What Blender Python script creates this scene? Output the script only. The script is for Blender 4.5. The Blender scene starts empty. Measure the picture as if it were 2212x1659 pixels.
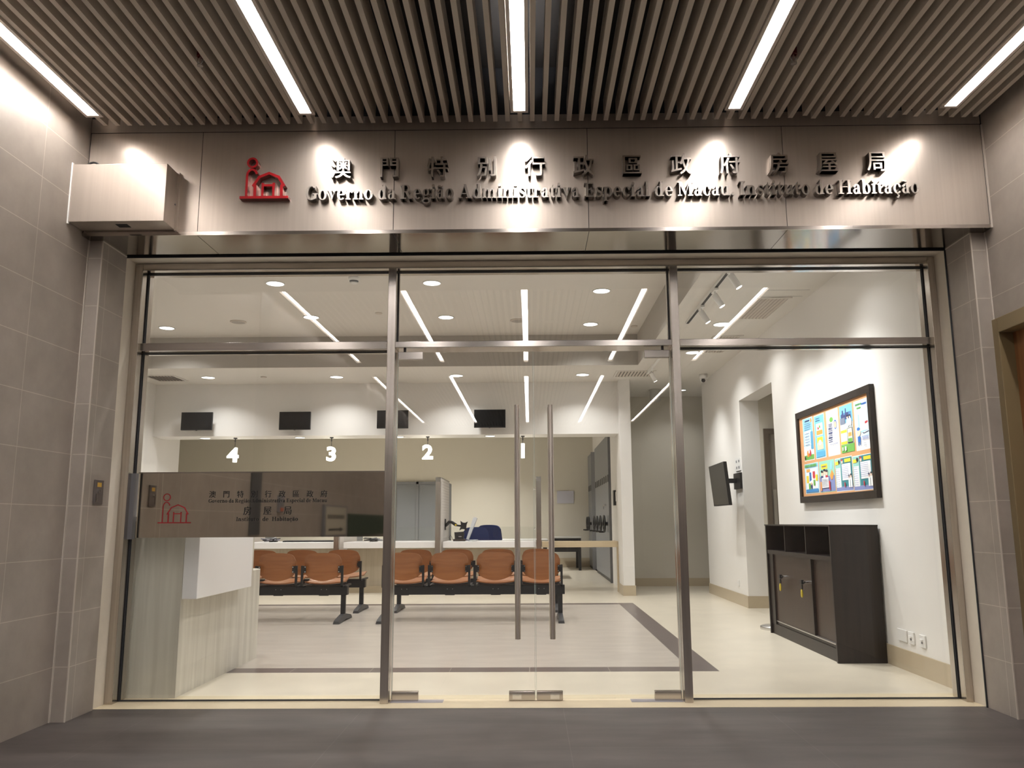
import bpy, bmesh, math, random
from mathutils import Matrix, Vector
PI = math.pi
random.seed(7)
SC = bpy.context.scene
COL = SC.collection

# ------------------------------------------------------------------ camera, world, exposure
def make_camera():
    yaw, pitch, roll = -0.0109, 0.1655, -0.0056
    cy, sy, cp, sp, cr, sr = math.cos(yaw), math.sin(yaw), math.cos(pitch), math.sin(pitch), math.cos(roll), math.sin(roll)
    f = Vector((sy * cp, cy * cp, sp)); r = Vector((cy, -sy, 0)); u = r.cross(f)
    r2 = cr * r + sr * u; u2 = -sr * r + cr * u
    cd = bpy.data.cameras.new('camera'); co = bpy.data.objects.new('camera', cd); COL.objects.link(co)
    m = Matrix((r2, u2, -f)).transposed().to_4x4(); m.translation = Vector((0, 0, 1.1))
    co.matrix_world = m
    cd.sensor_fit = 'HORIZONTAL'; cd.sensor_width = 36.0
    cd.lens = 1787.2 / 2212 * 36.0
    cd.shift_x = -17.7 / 2212
    cd.clip_start = 0.05; cd.clip_end = 100
    SC.camera = co
make_camera()
W = bpy.data.worlds.new('world'); SC.world = W; W.use_nodes = True
W.node_tree.nodes['Background'].inputs[0].default_value = (0.30, 0.27, 0.24, 1)
W.node_tree.nodes['Background'].inputs[1].default_value = 0.02
SC.view_settings.view_transform = 'Standard'
SC.view_settings.look = 'None'
SC.view_settings.gamma = 1.0
SC.view_settings.exposure = 0.0
SC.view_settings.use_curve_mapping = False

LED_L = 30.0        # corridor linear lights next to the sign
LED_B = 24.0        # dimmer rows further back in the corridor
DOWN_W = 12.6       # watts of one office downlight beam
DISC_L = 9.0       # glow of its diffuser disc
BACK_W = 70.0       # back office downlights      # office downlights
SPOT_W = 108.0       # track spots
NUM_L = 9.0        # glowing counter numbers

# ------------------------------------------------------------------ materials
def lin(c):
    return tuple((x / 12.92 if x <= 0.04045 else ((x + 0.055) / 1.055) ** 2.4) for x in (v / 255 for v in c))
MATS = {}
def nodes(name):
    m = bpy.data.materials.new(name); m.use_nodes = True
    nt = m.node_tree; b = nt.nodes['Principled BSDF']
    return m, nt, b
def setc(b, col): b.inputs['Base Color'].default_value = (*col, 1)
def plain(name, col, rough=0.5, metal=0.0, noise=0.0, nscale=8.0, spec=0.5, coat=0.0):
    if name in MATS: return MATS[name]
    m, nt, b = nodes(name); setc(b, col)
    b.inputs['Roughness'].default_value = rough; b.inputs['Metallic'].default_value = metal
    b.inputs['Specular IOR Level'].default_value = spec; b.inputs['Coat Weight'].default_value = coat
    if noise > 0:
        n = nt.nodes.new('ShaderNodeTexNoise'); n.inputs['Scale'].default_value = nscale; n.inputs['Detail'].default_value = 5
        tc = nt.nodes.new('ShaderNodeNewGeometry'); nt.links.new(tc.outputs['Position'], n.inputs['Vector'])
        mx = nt.nodes.new('ShaderNodeMix'); mx.data_type = 'RGBA'
        mx.inputs['A'].default_value = (*[c * (1 - noise) for c in col], 1); mx.inputs['B'].default_value = (*[min(1, c * (1 + noise)) for c in col], 1)
        nt.links.new(n.outputs['Fac'], mx.inputs['Factor']); nt.links.new(mx.outputs['Result'], b.inputs['Base Color'])
    MATS[name] = m; return m
def emit(name, col, strength):
    if name in MATS: return MATS[name]
    m, nt, b = nodes(name); setc(b, (0.8, 0.8, 0.8))
    b.inputs['Emission Color'].default_value = (*col, 1); b.inputs['Emission Strength'].default_value = strength
    MATS[name] = m; return m
def pos_vec(nt, u, v, su=1, sv=1, ou=0, ov=0):
    g = nt.nodes.new('ShaderNodeNewGeometry'); s = nt.nodes.new('ShaderNodeSeparateXYZ'); nt.links.new(g.outputs['Position'], s.inputs[0])
    c = nt.nodes.new('ShaderNodeCombineXYZ')
    for i, (ax, sc, of) in enumerate(((u, su, ou), (v, sv, ov))):
        ma = nt.nodes.new('ShaderNodeMath'); ma.operation = 'MULTIPLY_ADD'; ma.inputs[1].default_value = sc; ma.inputs[2].default_value = of
        nt.links.new(s.outputs[ax], ma.inputs[0]); nt.links.new(ma.outputs[0], c.inputs[i])
    return c.outputs[0]
def tile(name, c1, c2, mortar, axes, bw, bh, off=(0, 0), rough=0.45, msize=0.003, noise=0.12, nscale=3.0, stretch=(1, 1, 1)):
    if name in MATS: return MATS[name]
    m, nt, b = nodes(name)
    vec = pos_vec(nt, axes[0], axes[1], 1, 1, off[0], off[1])
    br = nt.nodes.new('ShaderNodeTexBrick'); br.offset = 0.0; br.squash = 1.0
    br.inputs['Scale'].default_value = 1.0; br.inputs['Brick Width'].default_value = bw; br.inputs['Row Height'].default_value = bh
    br.inputs['Mortar Size'].default_value = msize; br.inputs['Mortar Smooth'].default_value = 0.0; br.inputs['Bias'].default_value = 0.0
    br.inputs['Color1'].default_value = (*c1, 1); br.inputs['Color2'].default_value = (*c2, 1); br.inputs['Mortar'].default_value = (*mortar, 1)
    nt.links.new(vec, br.inputs['Vector'])
    n = nt.nodes.new('ShaderNodeTexNoise'); n.inputs['Scale'].default_value = nscale; n.inputs['Detail'].default_value = 6; n.inputs['Roughness'].default_value = 0.6
    g = nt.nodes.new('ShaderNodeNewGeometry'); mp = nt.nodes.new('ShaderNodeMapping'); mp.inputs['Scale'].default_value = stretch
    nt.links.new(g.outputs['Position'], mp.inputs['Vector']); nt.links.new(mp.outputs['Vector'], n.inputs['Vector'])
    mr = nt.nodes.new('ShaderNodeMapRange'); mr.inputs['From Min'].default_value = 0.3; mr.inputs['From Max'].default_value = 0.7
    mr.inputs['To Min'].default_value = 1 - noise; mr.inputs['To Max'].default_value = 1 + noise
    nt.links.new(n.outputs['Fac'], mr.inputs['Value'])
    vm = nt.nodes.new('ShaderNodeVectorMath'); vm.operation = 'SCALE'
    nt.links.new(br.outputs['Color'], vm.inputs[0]); nt.links.new(mr.outputs['Result'], vm.inputs['Scale'])
    nt.links.new(vm.outputs['Vector'], b.inputs['Base Color']); b.inputs['Roughness'].default_value = rough
    MATS[name] = m; return m
def grain(name, c1, c2, scale=(30, 30, 2), rough=0.45, metal=0.0, lo=0.35, hi=0.65, coat=0.0):
    """streaks along one axis: wood, travertine, brushed metal"""
    if name in MATS: return MATS[name]
    m, nt, b = nodes(name)
    g = nt.nodes.new('ShaderNodeNewGeometry'); mp = nt.nodes.new('ShaderNodeMapping'); mp.inputs['Scale'].default_value = scale
    nt.links.new(g.outputs['Position'], mp.inputs['Vector'])
    n = nt.nodes.new('ShaderNodeTexNoise'); n.inputs['Scale'].default_value = 1.0; n.inputs['Detail'].default_value = 6; n.inputs['Distortion'].default_value = 0.4
    nt.links.new(mp.outputs['Vector'], n.inputs['Vector'])
    cr = nt.nodes.new('ShaderNodeValToRGB'); cr.color_ramp.elements[0].position = lo; cr.color_ramp.elements[1].position = hi
    cr.color_ramp.elements[0].color = (*c1, 1); cr.color_ramp.elements[1].color = (*c2, 1)
    nt.links.new(n.outputs['Fac'], cr.inputs['Fac']); nt.links.new(cr.outputs['Color'], b.inputs['Base Color'])
    b.inputs['Roughness'].default_value = rough; b.inputs['Metallic'].default_value = metal; b.inputs['Coat Weight'].default_value = coat
    MATS[name] = m; return m
def glass_mat(name, tint=(0.965, 0.975, 0.97), refl=1.0, wave=0.0):
    """thin architectural pane: straight-through light plus a Fresnel reflection"""
    if name in MATS: return MATS[name]
    m = bpy.data.materials.new(name); m.use_nodes = True; nt = m.node_tree; nt.nodes.clear()
    out = nt.nodes.new('ShaderNodeOutputMaterial'); mix = nt.nodes.new('ShaderNodeMixShader')
    tr = nt.nodes.new('ShaderNodeBsdfTransparent'); tr.inputs[0].default_value = (*tint, 1)
    gl = nt.nodes.new('ShaderNodeBsdfGlossy'); gl.inputs['Roughness'].default_value = 0.0; gl.inputs[0].default_value = (refl, refl, refl, 1)
    geo = nt.nodes.new('ShaderNodeNewGeometry'); ior = nt.nodes.new('ShaderNodeMapRange')
    ior.inputs['To Min'].default_value = 1.5; ior.inputs['To Max'].default_value = 1 / 1.5
    nt.links.new(geo.outputs['Backfacing'], ior.inputs['Value'])
    fr = nt.nodes.new('ShaderNodeFresnel'); nt.links.new(ior.outputs['Result'], fr.inputs['IOR'])
    if wave > 0:
        n = nt.nodes.new('ShaderNodeTexNoise'); n.inputs['Scale'].default_value = 1.6; n.inputs['Detail'].default_value = 0
        nt.links.new(geo.outputs['Position'], n.inputs['Vector'])
        bp = nt.nodes.new('ShaderNodeBump'); bp.inputs['Strength'].default_value = 1.0; bp.inputs['Distance'].default_value = wave
        nt.links.new(n.outputs['Fac'], bp.inputs['Height']); nt.links.new(bp.outputs['Normal'], gl.inputs['Normal'])
    nt.links.new(fr.outputs[0], mix.inputs[0]); nt.links.new(tr.outputs[0], mix.inputs[1]); nt.links.new(gl.outputs[0], mix.inputs[2])
    nt.links.new(mix.outputs[0], out.inputs[0]); MATS[name] = m; return m
def flat(c): return plain('print_%d_%d_%d' % c, lin(c), 0.6)

M = dict(
    wtile=tile('grey_wall_tile', (0.34, 0.30, 0.262), (0.35, 0.308, 0.27), (0.50, 0.45, 0.39), (1, 2), 0.6, 0.303, (-4.355 + 6.0, 0.003 + 3.03), rough=0.42, msize=0.0022, noise=0.10, nscale=5),
    wtilex=tile('grey_pier_tile', (0.34, 0.30, 0.262), (0.35, 0.308, 0.27), (0.50, 0.45, 0.39), (0, 2), 8.0, 0.303, (4.0, 0.003 + 3.03), rough=0.42, msize=0.0022, noise=0.10, nscale=5),
    grout=plain('pale_grout', (0.55, 0.50, 0.44), 0.8),
    dfloor=tile('dark_floor_tile', (0.078, 0.066, 0.061), (0.081, 0.069, 0.064), (0.12, 0.105, 0.098), (0, 1), 1.2, 0.72, (-0.19 + 12, -4.33 + 7.2), rough=0.5, msize=0.0015, noise=0.30, nscale=2.2, stretch=(0.6, 2.2, 1)),
    cfloor=tile('cream_floor_tile', (0.64, 0.58, 0.475), (0.65, 0.59, 0.485), (0.57, 0.52, 0.42), (0, 1), 0.6, 1.2, (0.012 + 12, 0.36 + 12), rough=0.28, msize=0.001, noise=0.06, nscale=3),
    field=tile('beige_field_tile', (0.47, 0.42, 0.37), (0.48, 0.43, 0.38), (0.42, 0.38, 0.33), (0, 1), 0.6, 0.6, (0.012 + 12, 0.0), rough=0.28, msize=0.001, noise=0.10, nscale=3, stretch=(0.7, 2, 1)),
    strip=tile('dark_border_tile', (0.125, 0.098, 0.092), (0.13, 0.10, 0.095), (0.35, 0.31, 0.27), (0, 1), 0.6, 50, (0.012 + 12, 0), rough=0.3, msize=0.0025, noise=0.12, nscale=6),
    sill=plain('cream_sill', (0.62, 0.53, 0.37), 0.4, noise=0.06),
    cream=plain('cream_reveal_paint', (0.74, 0.68, 0.58), 0.6, noise=0.05, nscale=20),
    paint=plain('white_wall_paint', (0.80, 0.78, 0.75), 0.6, noise=0.015, nscale=2),
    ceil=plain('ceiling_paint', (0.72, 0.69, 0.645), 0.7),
    olive=plain('dimmed_cream_wall_paint', (0.63, 0.595, 0.515), 0.55, noise=0.02, nscale=2),  # wall cream darkened, so the lower light of the rear rooms is in the colour
    base=plain('tan_skirting', (0.50, 0.42, 0.30), 0.35, noise=0.05),
    steel=grain('brushed_steel', (0.50, 0.46, 0.425), (0.60, 0.555, 0.515), scale=(60, 60, 0.9), rough=0.22, metal=1.0),
    steelh=grain('brushed_steel_bar', (0.50, 0.465, 0.435), (0.58, 0.54, 0.505), scale=(0.9, 60, 60), rough=0.16, metal=1.0),
    fascia=grain('fascia_steel', (0.50, 0.44, 0.385), (0.53, 0.468, 0.41), scale=(50, 50, 0.8), rough=0.30, metal=0.58),
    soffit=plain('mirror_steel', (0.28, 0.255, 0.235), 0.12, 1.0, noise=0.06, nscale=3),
    mirror=plain('tinted_mirror_steel', (0.70, 0.645, 0.57), 0.03, 1.0),
    letter=grain('letter_steel', (0.56, 0.51, 0.46), (0.64, 0.59, 0.54), scale=(70, 70, 3), rough=0.25, metal=1.0),
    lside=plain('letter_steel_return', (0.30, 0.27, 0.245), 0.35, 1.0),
    red=plain('red_enamel', (0.42, 0.012, 0.018), 0.30, coat=0.3),
    redp=plain('red_vinyl', (0.30, 0.012, 0.016), 0.5),
    slat=plain('taupe_slat', (0.54, 0.48, 0.41), 0.6),
    black=plain('black_void', (0.012, 0.011, 0.011), 0.8),
    gasket=plain('black_gasket', (0.02, 0.022, 0.027), 0.5),
    housing=plain('light_housing', (0.62, 0.56, 0.50), 0.5),
    led=emit('linear_light_diffuser', (1.0, 0.945, 0.91), LED_L),
    led2=emit('dimmed_linear_light_diffuser', (1.0, 0.945, 0.91), LED_B),
    trayface=plain('shade_toned_ceiling_paint', (0.44, 0.41, 0.37), 0.7),  # tray side faces: shade put into the colour, darker than the ceiling paint
    handle=grain('brushed_steel_tube', (0.46, 0.42, 0.38), (0.74, 0.68, 0.62), scale=(120, 120, 0.5), rough=0.42, metal=0.9),
    down=emit('downlight_diffuser', (1.0, 0.975, 0.95), DISC_L),
    spotl=emit('spot_lens', (1.0, 0.97, 0.92), 14.0),
    num=emit('glowing_number', (1.0, 0.93, 0.80), NUM_L),
    white=plain('white_plastic', (0.80, 0.79, 0.77), 0.4),
    whitel=plain('white_laminate', (0.86, 0.84, 0.84), 0.3),
    glass=glass_mat('clear_glass', wave=0.0006),
    glassd=glass_mat('door_glass', wave=0.0004),
    edge=plain('glass_edge', (0.42, 0.50, 0.47), 0.2),
    acr=glass_mat('acrylic_sheet', (0.975, 0.985, 0.98)),
    blk=plain('black_plastic', (0.016, 0.016, 0.017), 0.45),
    blkm=plain('black_powder_coat', (0.012, 0.012, 0.013), 0.4),
    dgrey=plain('dark_grey_cast', (0.055, 0.055, 0.058), 0.45),
    screen=plain('dark_screen', (0.006, 0.006, 0.0065), 0.35, spec=0.25),
    ply=grain('orange_plywood', (0.28, 0.100, 0.030), (0.34, 0.128, 0.042), scale=(2, 30, 30), rough=0.32, coat=0.25),
    darkw=grain('dark_wood', (0.010, 0.0065, 0.0055), (0.020, 0.0125, 0.010), scale=(40, 40, 2), rough=0.42),
    midw=grain('brown_wood', (0.026, 0.0135, 0.0085), (0.042, 0.0225, 0.014), scale=(40, 40, 2), rough=0.4),
    doorw=grain('orange_brown_door_wood', (0.20, 0.085, 0.030), (0.27, 0.12, 0.045), scale=(40, 40, 2), rough=0.4),
    dframe=plain('olive_brown_frame', (0.22, 0.165, 0.085), 0.4),
    trav=grain('travertine', (0.53, 0.50, 0.43), (0.68, 0.65, 0.57), scale=(14, 14, 0.7), rough=0.3),
    tan=grain('tan_laminate', (0.55, 0.44, 0.29), (0.62, 0.505, 0.34), scale=(1.2, 40, 40), rough=0.4),
    cfront=grain('counter_front_laminate', (0.42, 0.36, 0.27), (0.48, 0.415, 0.32), scale=(25, 25, 1.2), rough=0.4),
    gsteel=plain('grey_steel_cabinet', (0.20, 0.21, 0.225), 0.4, noise=0.03),
    gsteel2=plain('dark_grey_trim', (0.20, 0.205, 0.22), 0.4),
    blue=plain('blue_fabric', (0.02, 0.045, 0.20), 0.85, noise=0.15, nscale=60),
    chrome=plain('chrome', (0.75, 0.74, 0.73), 0.12, 1.0),
    alu=plain('aluminium', (0.62, 0.61, 0.60), 0.3, 1.0),
    cork=plain('cork', lin((214, 160, 112)), 0.8, noise=0.08, nscale=80),
    paper=plain('white_paper', (0.84, 0.84, 0.83), 0.6),
    yellow=plain('yellow_sticker', (0.62, 0.38, 0.06), 0.5),
    keyy=plain('yellow_key_tag', (0.65, 0.50, 0.05), 0.4),
    vinyl=plain('black_vinyl', (0.006, 0.006, 0.006), 0.45),
    green=plain('green_board', (0.03, 0.055, 0.03), 0.7),
    sticky=plain('clear_film', (0.28, 0.27, 0.30), 0.3),
    dbrown=plain('dark_brown_door_frame', (0.12, 0.095, 0.07), 0.4),
    dsteel=plain('grey_door_leaf', (0.30, 0.265, 0.23), 0.3, 0.3),
)

# ------------------------------------------------------------------ mesh builder
WL = {}
class MB:
    def __init__(s): s.v = []; s.f = []; s.mi = []; s.cur = 0; s.sm = []
    def add(s, vs, fs, smooth=False):
        o = len(s.v); s.v += [tuple(p) for p in vs]
        for f in fs: s.f.append([i + o for i in f]); s.mi.append(s.cur); s.sm.append(smooth)
        return s
    def m(s, i): s.cur = i; return s
    def box(s, x0, x1, y0, y1, z0, z1):
        x0, x1 = sorted((x0, x1)); y0, y1 = sorted((y0, y1)); z0, z1 = sorted((z0, z1))
        vs = [(x, y, z) for z in (z0, z1) for y in (y0, y1) for x in (x0, x1)]
        return s.add(vs, [(0, 2, 3, 1), (4, 5, 7, 6), (0, 1, 5, 4), (2, 6, 7, 3), (0, 4, 6, 2), (1, 3, 7, 5)])
    def quad(s, a, b, c, d): return s.add([a, b, c, d], [(0, 1, 2, 3)])
    def cyl(s, p0, p1, r, n=16, r1=None, caps=True):
        p0, p1 = Vector(p0), Vector(p1); d = (p1 - p0).normalized(); r1 = r if r1 is None else r1
        a = d.orthogonal().normalized(); b = d.cross(a)
        vs = [p0 + r * (math.cos(2 * PI * i / n) * a + math.sin(2 * PI * i / n) * b) for i in range(n)]
        vs += [p1 + r1 * (math.cos(2 * PI * i / n) * a + math.sin(2 * PI * i / n) * b) for i in range(n)]
        s.add(vs, [(i, (i + 1) % n, n + (i + 1) % n, n + i) for i in range(n)], True)
        if caps: s.add(vs[:n], [tuple(range(n - 1, -1, -1))]); s.add(vs[n:], [tuple(range(n))])
        return s
    def tube(s, pts, r, n=8, closed=False):
        pts = [Vector(p) for p in pts]; k = len(pts); rings = []
        prev = None
        for i, p in enumerate(pts):
            if closed: d = (pts[(i + 1) % k] - pts[i - 1]).normalized()
            else: d = (pts[min(i + 1, k - 1)] - pts[max(i - 1, 0)]).normalized()
            a = d.orthogonal().normalized() if prev is None else (prev - d * prev.dot(d)).normalized()
            prev = a; b = d.cross(a)
            rings.append([p + r * (math.cos(2 * PI * j / n) * a + math.sin(2 * PI * j / n) * b) for j in range(n)])
        vs = [q for rg in rings for q in rg]; fs = []
        for i in range(k if closed else k - 1):
            i2 = (i + 1) % k
            for j in range(n): fs.append((i * n + j, i * n + (j + 1) % n, i2 * n + (j + 1) % n, i2 * n + j))
        if not closed: fs += [tuple(range(n - 1, -1, -1)), tuple((k - 1) * n + j for j in range(n))]
        return s.add(vs, fs, True)
    def lathe(s, c, prof, n=24, axis='Z'):
        vs = []
        for (r, h) in prof:
            for i in range(n):
                a = 2 * PI * i / n; p = (r * math.cos(a), r * math.sin(a), h)
                vs.append((c[0] + p[0], c[1] + p[1], c[2] + p[2]))
        k = len(prof)
        fs = [(i * n + j, i * n + (j + 1) % n, (i + 1) * n + (j + 1) % n, (i + 1) * n + j) for i in range(k - 1) for j in range(n)]
        fs += [tuple(range(n - 1, -1, -1)), tuple((k - 1) * n + j for j in range(n))]
        return s.add(vs, fs, True)
    def prism(s, poly, fn, t0, t1, side=None):
        """poly in 2D, fn(u, v, t) -> world; front at t0, back at t1"""
        n = len(poly); c0 = s.cur
        s.add([fn(u, v, t0) for u, v in poly], [tuple(range(n))])
        if side is not None: s.cur = side
        s.add([fn(u, v, t0) for u, v in poly] + [fn(u, v, t1) for u, v in poly],
              [(i, n + i, n + (i + 1) % n, (i + 1) % n) for i in range(n)])
        s.add([fn(u, v, t1) for u, v in poly], [tuple(range(n - 1, -1, -1))])
        s.cur = c0; return s
    def grid(s, fn, nu, nv, smooth=True, cu=False):
        vs = [fn(i / nu, j / nv) for j in range(nv + 1) for i in range(nu + 1)]
        return s.add(vs, [(j * (nu + 1) + i, j * (nu + 1) + i + 1, (j + 1) * (nu + 1) + i + 1, (j + 1) * (nu + 1) + i) for j in range(nv) for i in range(nu)], smooth)
    def build(s, name, mats, parent=None, local=False, bevel=0.0, fix=True):
        me = bpy.data.meshes.new(name)
        if not isinstance(mats, (list, tuple)): mats = [mats]
        vs = [Vector(p) for p in s.v]; org = Vector((0, 0, 0))
        if parent is not None and not local: org = WL.get(parent.name, Vector((0, 0, 0)))
        elif parent is None and not local:
            lo = [min(p[i] for p in vs) for i in range(3)]; hi = [max(p[i] for p in vs) for i in range(3)]
            org = Vector(((lo[0] + hi[0]) / 2, (lo[1] + hi[1]) / 2, lo[2]))
        me.from_pydata([tuple(p - org) for p in vs], [], s.f)
        for mt in mats: me.materials.append(mt)
        for p, mi, sm in zip(me.polygons, s.mi, s.sm): p.material_index = mi; p.use_smooth = sm
        if fix:
            bm = bmesh.new(); bm.from_mesh(me); bmesh.ops.recalc_face_normals(bm, faces=bm.faces); bm.to_mesh(me); bm.free()
        me.update()
        o = bpy.data.objects.new(name, me); COL.objects.link(o)
        if parent is not None: o.parent = parent; WL[o.name] = org.copy() if not local else Vector((0, 0, 0))
        else: o.location = org; WL[o.name] = org.copy()
        if bevel > 0:
            md = o.modifiers.new('soft_edges', 'BEVEL'); md.width = bevel; md.segments = 2; md.limit_method = 'ANGLE'; md.harden_normals = False
        return o
def tag(o, label, cat, group=None, kind=None):
    o['label'] = label; o['category'] = cat
    if group: o['group'] = group
    if kind: o['kind'] = kind
    return o
def struct(o, label, cat): return tag(o, label, cat, None, 'structure')
def thing(name, label, cat, loc, group=None, rotz=0.0, kind=None):
    o = bpy.data.objects.new(name, None); COL.objects.link(o); o.location = loc; o.rotation_euler = (0, 0, rotz)
    o.empty_display_size = 0.1; WL[o.name] = Vector(loc)
    return tag(o, label, cat, group, kind)
def dup(root, loc, label, group=None):
    r = root.copy(); COL.objects.link(r); r.location = loc; r['label'] = label
    if group: r['group'] = group
    for ch in list(root.children):
        c = ch.copy(); COL.objects.link(c); c.parent = r
        for g in list(ch.children):
            d = g.copy(); COL.objects.link(d); d.parent = c
    return r
def sub(name, mb, mats, parent, **k):
    """a sub-part: parented to a part that sits at its thing's origin"""
    o = mb.build(name, mats, parent=parent, **k); return o

# ------------------------------------------------------------------ lettering
def arc(cx, cy, rx, ry, a0, a1, wx, wy, n=28):
    """ring sector with thick sides and thin top and bottom, as quads"""
    out = []; a0, a1 = math.radians(a0), math.radians(a1); k = max(4, int(n * abs(a1 - a0) / (2 * PI)))
    for i in range(k):
        q = []
        for t in (i, i + 1):
            a = a0 + (a1 - a0) * t / k
            q.append(((cx + rx * math.cos(a), cy + ry * math.sin(a)), (cx + (rx - wx) * math.cos(a), cy + (ry - wy) * math.sin(a))))
        out.append([q[0][0], q[1][0], q[1][1], q[0][1]])
    return out
def rc(x0, x1, y0, y1): return [[(x0, y0), (x1, y0), (x1, y1), (x0, y1)]]
def pg(*p): return [list(p)]
def dot(cx, cy, r, n=16): return [[(cx + r * math.cos(2 * PI * i / n), cy + r * math.sin(2 * PI * i / n)) for i in range(n)]]
def stroke(pts, ws):
    out = []; n = len(pts); L = []
    for i, (x, y) in enumerate(pts):
        x0, y0 = pts[max(0, i - 1)]; x1, y1 = pts[min(n - 1, i + 1)]
        dx, dy = x1 - x0, y1 - y0; l = math.hypot(dx, dy) or 1
        nx, ny = -dy / l, dx / l; w = ws[i] / 2
        L.append(((x + nx * w, y + ny * w), (x - nx * w, y - ny * w)))
    for a, b in zip(L, L[1:]): out.append([a[0], a[1], b[1], b[0]])
    return out
S, T, CH, AS = 0.27, 0.10, 1.45, 1.52        # stem, thin, cap height, ascender
def flag(x, y): return pg((x - 0.14, y - T), (x - 0.14, y - 0.02), (x + 0.05, y), (x + 0.05, y - T))
def scurve():
    pts = [(0.70, 0.80), (0.62, 0.93), (0.45, 0.98), (0.27, 0.93), (0.20, 0.78), (0.28, 0.64), (0.45, 0.53), (0.62, 0.43), (0.69, 0.27), (0.60, 0.09), (0.42, 0.02), (0.24, 0.07), (0.14, 0.22)]
    ws = [0.10, 0.10, 0.09, 0.13, 0.20, 0.25, 0.27, 0.25, 0.20, 0.13, 0.09, 0.10, 0.10]
    return stroke(pts, ws)
def a_body():
    return (rc(0.50, 0.50 + S, 0.0, 0.70) + arc(0.45, 0.68, 0.32, 0.34, 0, 165, S, T) + dot(0.21, 0.76, 0.125)
            + arc(0.36, 0.29, 0.31, 0.31, 60, 330, 0.25, 0.10) + rc(0.62, 0.90, 0.0, T))
TIL = stroke([(0.14, 1.20), (0.24, 1.31), (0.36, 1.31), (0.50, 1.22), (0.62, 1.22), (0.72, 1.34)], [0.05, 0.14, 0.15, 0.15, 0.14, 0.05])
def c_body(): return arc(0.50, 0.5, 0.45, 0.53, 42, 322, S, T) + dot(0.76, 0.74, 0.13)
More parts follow.
